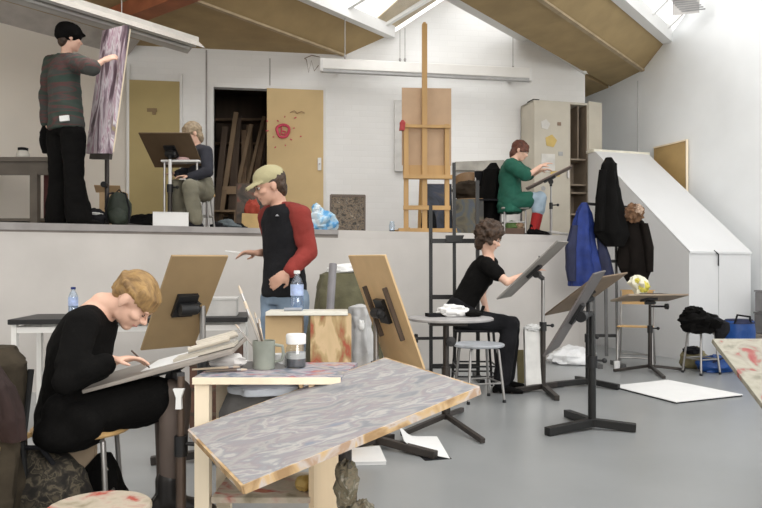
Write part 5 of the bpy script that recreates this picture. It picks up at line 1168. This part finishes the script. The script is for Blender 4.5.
# --- oval grey table
lx, ly = fl(446, 426); ct_ = V((lx+.03, ly-.02, .745))
ot = thing('drawing_table', (lx, ly, 0), 'flat grey board on a dark three-legged stand in front of the curly-haired person', 'table')
build(MB().lathe(ct_, [(0, 0), (.285, 0), (.30, .006), (.30, .018), (.29, .024), (0, .024)], 36), 'board', mat('worn_grey_board', (.34, .33, .33), .5, var=.2, scale=9), ot, True)
build(MB().tube([V((lx, ly, .05)), V((lx, ly, .42))], .032, 12), 'pole', steel, ot, True); build(MB().tube([V((lx, ly, .38)), V((lx, ly, .742))], .022, 12), 'inner_pole', steel, ot, True)
build(MB().box((lx+.01, ly, .727), (.26, .2, .03)), 'clamp', steel, ot); 
build(MB().tube([V((lx, ly, .62)), V((lx-.2, ly-.03, .62))], .011, 8).lathe(V((lx-.2, ly-.03, .62)), [(.0, 0), (.03, 0), (.034, .02), (.02, .03)], 12, (-1, 0, 0)), 'side_knob', plastic_b, ot, True)
build(MB().lathe(V((lx+.03, ly-.03, .60)), [(0, 0), (.035, .005), (.035, .03), (0, .035)], 12, (0, -1, 0)), 'height_knob', plastic_b, ot, True)
for p in ((402, 437), (483, 444), (462, 412)):
    x, y = fl(*p); build(MB().bar(V((lx, ly, .075)), V((x, y, .02)), .032, .035, (0, 0, 1)), 'leg', steel, ot, bevel=.004)
q_ = ct_+V((.02, .06, .0255))
tag(build(MB().blob(q_+V((.0, 0, .035)), (.11, .08, .05), .4, 5, 95, flat=q_.z), 'crumpled_paper', paper, None, True), 'crumpled white paper on the flat grey board', 'paper')
gv = thing('black_glove', q_+V((.14, -.02, 0)), 'black glove lying beside the crumpled paper on the flat grey board', 'glove')
build(MB().blob(q_+V((.14, -.03, .022)), (.07, .045, .024), .25, 4, 97, flat=q_.z), 'palm', blk, gv, True); build(MB().tube([q_+V((.17, -.03, .02)), q_+V((.205, -.02, .035)), q_+V((.22, .0, .07))], .013, 8), 'fingers', blk, gv, True)
q_ = ct_+V((-.10, .05, .0255))
tag(build(MB().box(q_+V((0, 0, .012)), (.13, .09, .024), rz(15)), 'black_case', blk2), 'small flat black case at the left of the flat grey board', 'case')
# --- stool in front
school_stool('stool', (FL(478, 399).x, FL(478, 399).y-.05, 0), 'grey-topped stool with steel legs beside the flat grey board', 'stool', .48, .215, mat('pale_blue_grey_seat', (.42, .44, .47), .45, var=.2, scale=8), gsteel, splay=.05, rot=15)
# --- curly person's chair
q_ = G(470, 6.4)
cc_ = thing('tube_chair', q_, 'black steel chair under the curly-haired person in the black T-shirt', 'chair')
build(MB().box(q_+V((.04, 0, .555)), (.36, .36, .022)), 'seat', blk2, cc_, bevel=.005)
for sx in (-1, 1):
    for sy in (-1, 1): build(MB().tube([q_+V((.04+sx*.15, sy*.15, .545)), q_+V((.04+sx*.19, sy*.18, .01))], .012, 8), 'leg', black, cc_, True)
for z in (.15, .24): build(MB().tube([q_+V((.04+a*.18, b*.17, z)) for a, b in ((-1, -1), (1, -1), (1, 1), (-1, 1), (-1, -1))], .008, 8), 'stretcher', black, cc_, True)
# --- curly person's easel
lx, ly = fl(543, 391)
easel('drawing_easel', (lx, ly, 0), 'pale drawing board on a grey pole in front of the curly-haired person', 'easel', (V((1.335, 6.15, 1.10)), V((.426, .904, .02)), V((.651, -.322, .688)), .479, .72), V((lx, ly, 1.02)), [fl(557, 401), fl(510, 394), fl(562, 386)], steel, mat('pale_grey_board', (.24, .225, .205), .55), upright=gsteel, pr=.024)
q_ = V((1.335, 6.15, 1.10)); n_ = V((.426, .904, .02)).cross(V((.651, -.322, .688))).normalized(); n_ = n_ if n_.z > 0 else -n_
tag(build(MB().slab(q_+n_*.010, V((.426, .904, .02)), V((.651, -.322, .688)), .42, .6, .003), 'drawing_sheet', paper), 'white drawing sheet on the board of the curly-haired person', 'paper')
h_ = P(540, 266, 6.22)
tag(build(MB().tube([h_+V((0, 0, -.03)), h_+V((-.008, 0, .09))], .006, 6), 'pencil', blk2), 'dark upright pencil in the hand of the curly-haired person', 'pencil')
q_ = FL(535, 392)
pf = thing('portfolio', q_, 'narrow white portfolio standing upright against the curly-haired person\'s easel', 'portfolio')
build(MB().slab(q_+V((0, .07, .285)), (1, .1, 0), (0, .08, 1), .165, .56, .05), 'cover', mat('white_portfolio', (.80, .79, .76), .5), pf, bevel=.004)
build(MB().blob(q_+V((.0, .07, .575)), (.085, .04, .03), .4, 6, 99), 'crumpled_top', paper, pf, True)
q_ = G(524, 6.75)
tag(build(MB().slab(q_+V((0, 0, .17)), (1, .1, 0), (0, .1, 1), .13, .32, .03), 'olive_board', mat('olive_green_board', (.17, .14, .06), .6)), 'small olive-brown board standing behind the white portfolio', 'board')
# white plastic heap at the stage foot
q_ = FL(574, 364); q_.y += .05
tag(build(MB().blob(q_+V((0, 0, .06)), (.27, .2, .13), .3, 5, 101, flat=.003), 'plastic_heap', mat('white_polythene', (.80, .81, .82), .4, bump=.3, bscale=12), None, True), 'heap of white plastic sheeting on the floor behind the two tilted boards', 'plastic')
# --- two stands right of centre
lx, ly = fl(588, 386)
easel('drawing_easel', (lx, ly, 0), 'brown board tilted low on the rear of two black stands', 'easel', (V((1.894, 6.5, .874)), V((.813, .573, .101)), V((.449, -.729, .517)), .503, .686), V((lx, ly, .78)), [fl(548, 388), fl(619, 390), fl(577, 381)], black, mat('mid_brown_board', (.20, .145, .098), .6), legw=.05, legh=.05)
lx, ly = fl(592, 429)
easel('drawing_easel', (lx, ly, 0), 'steep grey board on the front of two black stands with a large knob', 'easel', (V((1.317, 4.75, .813)), V((.444, .895, .042)), V((.444, -.26, .858)), .468, .64), V((lx, ly, .80)), [fl(547, 436), fl(636, 432), fl(567, 417)], black, mat('lilac_grey_board', (.115, .102, .10), .5, var=.1), legw=.055, legh=.055, knob=.06, pr=.027)
# --- tray stand
lx, ly = fl(650, 370)
ts = easel('tray_stand', (lx, ly, 0), 'wide brown-grey drawing board set almost flat on a thin stand near the white enclosure', 'easel', (V((2.848, 7.45, .805)), V((.99, .12, .0)), V((.10, -.95, .18)), .66, .43), V((lx, ly, .77)), [fl(614, 372), fl(685, 371), fl(664, 379)], steel, mat('tray_brown', (.30, .24, .18), .6, var=.15), pr=.022, legw=.035, legh=.03, bt=.02, knob=.03)
build(MB().tube([V((lx, ly, .70)), V((lx+.17, ly-.02, .70))], .011, 8).lathe(V((lx+.16, ly-.02, .70)), [(0, 0), (.032, 0), (.034, .03), (.02, .035)], 12, (1, 0, 0)), 'side_knob', plastic_b, ts, True)
q_ = V((2.86, 7.44, .82))
tag(build(MB().box(q_+V((.02, -.05, .026)), (.24, .16, .014), rz(6)), 'dark_folder', blk2), 'thin dark folder lying on the nearly flat board', 'folder')
q_ = V((2.77, 7.50, .822))
yb = thing('paper_bundle', q_, 'crumpled yellow and white paper bunch standing on the nearly flat board', 'paper')
build(MB().drape([(q_+V((0, 0, .01)), .05, .05), (q_+V((.01, 0, .07)), .075, .06), (q_+V((-.01, 0, .14)), .10, .08), (q_+V((-.02, 0, .20)), .06, .05), (q_+V((-.03, 0, .225)), .02, .02)], (1, 0, 0), 6, .2, 3), 'wrapping', mat('cream_tissue', (.78, .75, .60), .7), yb, True)
build(MB().blob(q_+V((.03, -.04, .10)), (.06, .04, .055), .4, 6, 111).blob(q_+V((-.03, -.05, .16)), (.04, .03, .03), .4, 6, 112), 'yellow_folds', mat('yellow_tissue', (.66, .58, .10), .7), yb, True)
# --- school chair
q_ = G(636, 7.95); R = rz(-24)
sc_ = thing('school_chair', q_, 'school chair with honey-wood seat and back and steel tube legs by the white enclosure', 'chair')
L2 = lambda x, y, z: q_+R@V((x, y, z))
build(MB().prism([L2(-.19, -.19, .46), L2(.19, -.19, .46), L2(.18, .19, .445), L2(-.18, .19, .445)], (0, 0, .014)), 'seat', seatw, sc_, bevel=.004)
rs = []
for z, o_ in ((.70, 0), (.76, .012), (.82, .018), (.87, .03)):
    rs.append([L2(x, .19+o_+.035*(1-(x/.19)**2), z) for x in (-.19, -.1, 0, .1, .19)]+[L2(x, .202+o_+.035*(1-(x/.19)**2), z) for x in (.19, .1, 0, -.1, -.19)])
build(MB().rings(rs), 'backrest', seatw, sc_, True)
for sx in (-1, 1):
    build(MB().tube([L2(sx*.185, -.20, .01), L2(sx*.18, -.17, .41), L2(sx*.175, -.13, .447), L2(sx*.175, .12, .437), L2(sx*.18, .18, .47), L2(sx*.18, .215, .86)], .012, 10), 'frame', gsteel, sc_, True)
    build(MB().tube([L2(sx*.175, .13, .436), L2(sx*.19, .23, .01)], .012, 10), 'leg', gsteel, sc_, True)
for yy in (-.18, .2): build(MB().tube([L2(-.18, yy, .12), L2(.18, yy, .12)], .009, 8), 'stretcher', gsteel, sc_, True)
q_ = G(617, 7.75); tag(build(MB().lathe(q_, [(0, 0), (.03, 0), (.036, .09), (.033, .09), (.028, .006), (0, .006)], 16), 'plastic_cup', mat('clear_white_cup', (.8, .8, .8), .2), None, True), 'white plastic cup on the floor beside the school chair', 'cup')
# --- black steel easel by the stage wall
q_ = G(454.5, 7.0); 
def he(name, q_, label, x, zs, mast, base=.30, black=black, pw=.035):
    t = thing(name, q_, label, 'easel')
    for sx, z in ((-x, zs[0]), (x, zs[1])):
        build(MB().bar(q_+V((sx, 0, .03)), q_+V((sx, .05, z)), pw, pw, (1, 0, 0)), 'side_post', black, t)
        build(MB().bar(q_+V((sx, -base, .025)), q_+V((sx, base*.8, .025)), .05, .05, (0, 0, 1)), 'foot', black, t)
    build(MB().bar(q_+V((0, -.02, .12)), q_+V((0, .05, mast)), .032, .03, (1, 0, 0)), 'mast', black, t)
    return t
bz = lambda py: 1.1+(270-py)/100.
be = he('steel_easel', q_, 'black steel easel with side posts and tall mast against the stage wall', .235, (1.75, 2.0), 2.18)
for py in (241, 297): build(MB().bar(q_+V((-.235, -.01, bz(py))), q_+V((.235, -.01, bz(py))), .045, .03, (0, 0, 1)), 'cross_rail', black, be)
build(MB().bar(q_+V((-.235, -.01, .14)), q_+V((.235, -.01, .14)), .045, .03, (0, 0, 1)), 'cross_rail', black, be)
build(MB().prism([q_+V((-.085, -.06, bz(237.5)-.045)), q_+V((.065, -.06, bz(237.5)-.045)), q_+V((.09, -.06, bz(237.5)+.02)), q_+V((-.09, -.06, bz(237.5)+.02))], (0, .09, 0)), 'tray', black, be)
# --- coats on an easel
q_ = G(606, 8.0)
ck = he('steel_easel', q_, 'dark steel easel hung with coats in front of the white enclosure', .13, (1.55, 1.5), 2.25, .22, mat('dark_grey_steel', (.10, .10, .10), .4, .5), .024)
for z in (.35, 1.2, 1.48): build(MB().bar(q_+V((-.13, 0, z)), q_+V((.13, 0, z)), .035, .028, (0, 0, 1)), 'cross_rail', black, ck)
build(MB().bar(q_+V((-.28, -.02, 1.86)), q_+V((.42, -.02, 1.80)), .03, .03, (0, 0, 1)), 'hanging_bar', black, ck)
m_ = 8.0/F_PX
def cx_(px, py, off=-.06): r = P(px, py, 8.0); r.y += off; return r
b1 = thing('blue_coat', cx_(583, 285), 'royal blue hooded coat hanging at the left of the coat easel', 'coat')
build(MB().drape([(cx_(583, 203), .03, .03), (cx_(582, 212), .08, .06), (cx_(581, 228), .115, .08), (cx_(581, 250), .15, .10), (cx_(583, 272), .185, .11), (cx_(582, 286), .16, .10)], (1, 0, 0), 6, .15, 2), 'shell', bluec, b1, True)
build(MB().drape([(cx_(572, 226, -.10), .04, .04), (cx_(568, 248, -.12), .065, .05), (cx_(568, 268, -.12), .06, .05), (cx_(569, 281, -.12), .05, .045)], (1, 0, 0), 4, .1, 4), 'sleeve', navy, b1, True)
build(MB().drape([(cx_(598, 238, -.08), .04, .04), (cx_(602, 258, -.09), .07, .05), (cx_(604, 277, -.09), .085, .06)], (1, 0, 0), 4, .1, 6), 'dark_side', navy, b1, True)
b2 = thing('black_coat', cx_(605, 244), 'long black coat hanging from the top of the coat easel', 'coat')
build(MB().drape([(cx_(606, 159, -.1), .035, .03), (cx_(606, 165, -.11), .075, .06), (cx_(605, 188, -.12), .105, .09), (cx_(605, 212, -.13), .15, .10), (cx_(607, 234, -.13), .185, .10), (cx_(610, 247, -.13), .10, .07)], (1, 0, 0), 5, .16, 1), 'shell', blk, b2, True)
build(MB().drape([(cx_(598, 172, -.17), .04, .04), (cx_(595, 200, -.2), .055, .05), (cx_(594, 232, -.2), .05, .05)], (1, 0, 0), 4, .1, 7), 'sleeve', blk, b2, True)
b3 = thing('dark_jacket', cx_(632, 282), 'dark brown-black jacket hanging at the right of the coat easel', 'jacket')
build(MB().drape([(cx_(629, 214), .04, .04), (cx_(630, 222), .12, .07), (cx_(632, 245), .165, .09), (cx_(633, 268), .17, .09), (cx_(636, 282), .10, .07)], (1, 0, 0), 5, .16, 9), 'shell', mat('brown_black_cloth', (.010, .008, .007), .95, spec=.1, var=.2, bump=.2), b3, True)
build(MB().drape([(cx_(640, 224, -.12), .045, .04), (cx_(644, 248, -.13), .055, .045), (cx_(645, 272, -.13), .04, .04)], (1, 0, 0), 4, .1, 3), 'sleeve', MATS['brown_black_cloth'], b3, True)
b4 = thing('fur_scarf', cx_(629, 215, -.18), 'brown and beige fur scarf on the collar of the dark hanging jacket', 'scarf')
build(MB().blob(cx_(629, 214, -.16), (.105, .07, .10), .4, 6, 121), 'brown_fur', mat('brown_fur', (.16, .085, .045), .9, var=.4, scale=20, bump=.6), b4, True)
build(MB().blob(cx_(632, 211, -.20), (.05, .05, .055), .4, 6, 122), 'beige_fold', mat('beige_fur', (.44, .32, .24), .9, var=.3, scale=20, bump=.5), b4, True)
# --- stool with jackets, bags
q_ = G(699, 7.5); q_.y = 7.45
school_stool('stool', q_, 'steel-legged stool buried under black jackets by the white enclosure', 'stool', .47, .16, mat('dark_seat', (.05, .035, .02), .6), gsteel, splay=.05, rot=20)
jb = thing('black_jackets', q_+V((-.02, 0, .472)), 'black jacket heaped on the stool by the white enclosure', 'jacket')
build(MB().blob(q_+V((-.03, -.05, .545)), (.20, .19, .12), .4, 5, 131), 'main_heap', blk, jb, True); build(MB().blob(q_+V((-.09, -.02, .65)), (.11, .10, .065), .4, 5, 133), 'upper_fold', blk, jb, True)
build(MB().drape([(q_+V((.10, -.08, .60)), .05, .05), (q_+V((.145, -.14, .55)), .085, .07), (q_+V((.15, -.15, .46)), .075, .06), (q_+V((.11, -.15, .34)), .03, .03)], (1, 0, 0), 4, .15, 5), 'hanging_sleeve', blk2, jb, True)
q_ = G(694, 7.85)
kb = thing('khaki_bag', q_, 'khaki canvas bag with a dark flap on the floor behind the jacket stool', 'bag')
build(MB().blob(q_+V((0, 0, .10)), (.15, .11, .13), .25, 4, 141, flat=.003), 'body', khaki, kb, True); build(MB().blob(q_+V((-.04, -.04, .20)), (.10, .08, .05), .3, 4, 143), 'dark_flap', blk2, kb, True)
q_ = G(715, 7.62)
bbg = thing('blue_bag', q_, 'slumped blue bag lying on the floor under the jacket stool', 'bag')
build(MB().blob(q_+V((0, -.05, .075)), (.21, .13, .105), .25, 4, 151, flat=.003), 'body', bluebag, bbg, True); build(MB().tube([q_+V((-.1, -.16, .12)), q_+V((0, -.2, .17)), q_+V((.1, -.16, .12))], .012, 8), 'strap', navy, bbg, True)
q_ = G(739, 7.9)
bl_ = thing('tall_blue_bag', q_, 'tall open blue shopping bag standing in front of the white enclosure', 'bag')
R = rz(12)
build(MB().drape([(q_+V((0, 0, .53)), .17, .12), (q_+V((0, 0, .42)), .175, .13), (q_+V((0, 0, .2)), .165, .12), (q_+V((0, 0, .01)), .155, .11)], (1, .1, 0), 4, .05, 2), 'body', bluebag, bl_, True)
build(MB().drape([(q_+V((0, 0, .545)), .15, .11), (q_+V((0, 0, .50)), .178, .135)], (1, .1, 0), 4, .06, 2), 'dark_rim', navy, bl_, True)
build(MB().tube([q_+V((-.1, -.1, .5)), q_+V((-.08, -.12, .60)), q_+V((.06, -.12, .58)), q_+V((.08, -.1, .5))], .012, 8), 'handle', blk2, bl_, True)
# --- grey boxes at right
z = 0.0; lab = ('lowest grey-brown box in the stack against the right wall', 'middle dark grey box in the stack against the right wall', 'top grey box in the stack against the right wall')
for k, (h, g_, m) in enumerate(((.34, .22, mat('grey_brown_case', (.26, .23, .20), .6)), (.26, .20, mat('dark_grey_case', (.13, .125, .125), .6)), (.26, .18, mat('mid_grey_case', (.22, .215, .22), .6)))):
    q_ = V((4.62, 8.32, z)); t = thing('storage_box', q_, lab[k], 'box', 'boxes stacked by the right wall')
    build(MB().box(q_+V((0, 0, h/2-.012)), (g_, .26, h-.026), rz(15)), 'body', m, t, bevel=.005); build(MB().box(q_+V((0, 0, h-.013)), (g_+.015, .275, .02), rz(15)), 'lid', m, t); z += h+.001
# --- white foam board on the floor
ps = [FL(*p) for p in ((612, 387.5), (668, 381.5), (743, 396.5), (676, 404))]
fb = thing('foam_board', (ps[0]+ps[2])/2, 'large white foam board lying on the grey floor', 'board')
build(MB().prism([V((p.x, p.y, .012)) for p in ps], (0, 0, .006)), 'white_face', paper, fb); c_ = (ps[0]+ps[2])/2
build(MB().prism([V((p.x, p.y, .001))*.99+V((c_.x, c_.y, 0))*.01 for p in ps], (0, 0, .0105)), 'dark_back', blk2, fb)
# ------------------------------------------------------------------ light, world, camera
wn = bpy.data.worlds.new('World'); SC.world = wn; wn.use_nodes = True
bg = wn.node_tree.nodes['Background']; bg.inputs[0].default_value = (1.0, .992, .975, 1); bg.inputs[1].default_value = WORLD_S
def area(name, loc, target, sx, sy, power, col=(1, 1, 1), ax=None):
    l = bpy.data.lights.new(name, 'AREA'); l.shape = 'RECTANGLE'; l.size = sx; l.size_y = sy; l.energy = power; l.color = col
    o = bpy.data.objects.new(name, l); C.objects.link(o); o.location = V(loc)
    d = (V(target)-V(loc)).normalized(); y = ax if ax is not None else V((0, 0, 1)); x = y.cross(-d).normalized(); y = (-d).cross(x)
    o.rotation_euler = Matrix((x, y, -d)).transposed().to_euler(); return o
mid = (bl+br)/2-A*5.2
area('roof_light_centre', mid+V((0, 0, 2.0)), mid-V((0, 0, 3)), 2.4, 7, P_C, (1, .985, .96), A)
m2 = B2+rise*1.0-A*5.5
m2 = B2+rise*1.0-A*7.0
area('roof_light_right', m2+V((.6, 0, 1.5)), V((.9, 4.5, .6)), 3, 6, P_R, (1, .99, .97), A)
area('window_daylight_behind', V((2.6, -2.9, 2.7)), V((1.6, 8.0, 1.4)), 4, 2.6, P_FILL, (1, .99, .98))  # added fill from behind the camera, brightening surfaces that face it
cam = bpy.data.cameras.new('camera'); co = bpy.data.objects.new('camera', cam); C.objects.link(co)
co.location = (0, 0, EYE); co.rotation_euler = (math.pi/2, 0, 0); cam.sensor_width = 36; cam.lens = F_PX*36/762; cam.shift_y = (HOR-254)/762; cam.clip_end = 200
SC.camera = co
SC.view_settings.view_transform = 'Standard'; SC.view_settings.look = 'None'; SC.view_settings.gamma = 1; SC.view_settings.use_curve_mapping = False
SC.view_settings.exposure = EXPO
SC.cycles.max_bounces = 8; SC.cycles.diffuse_bounces = 5; SC.cycles.transparent_max_bounces = 12
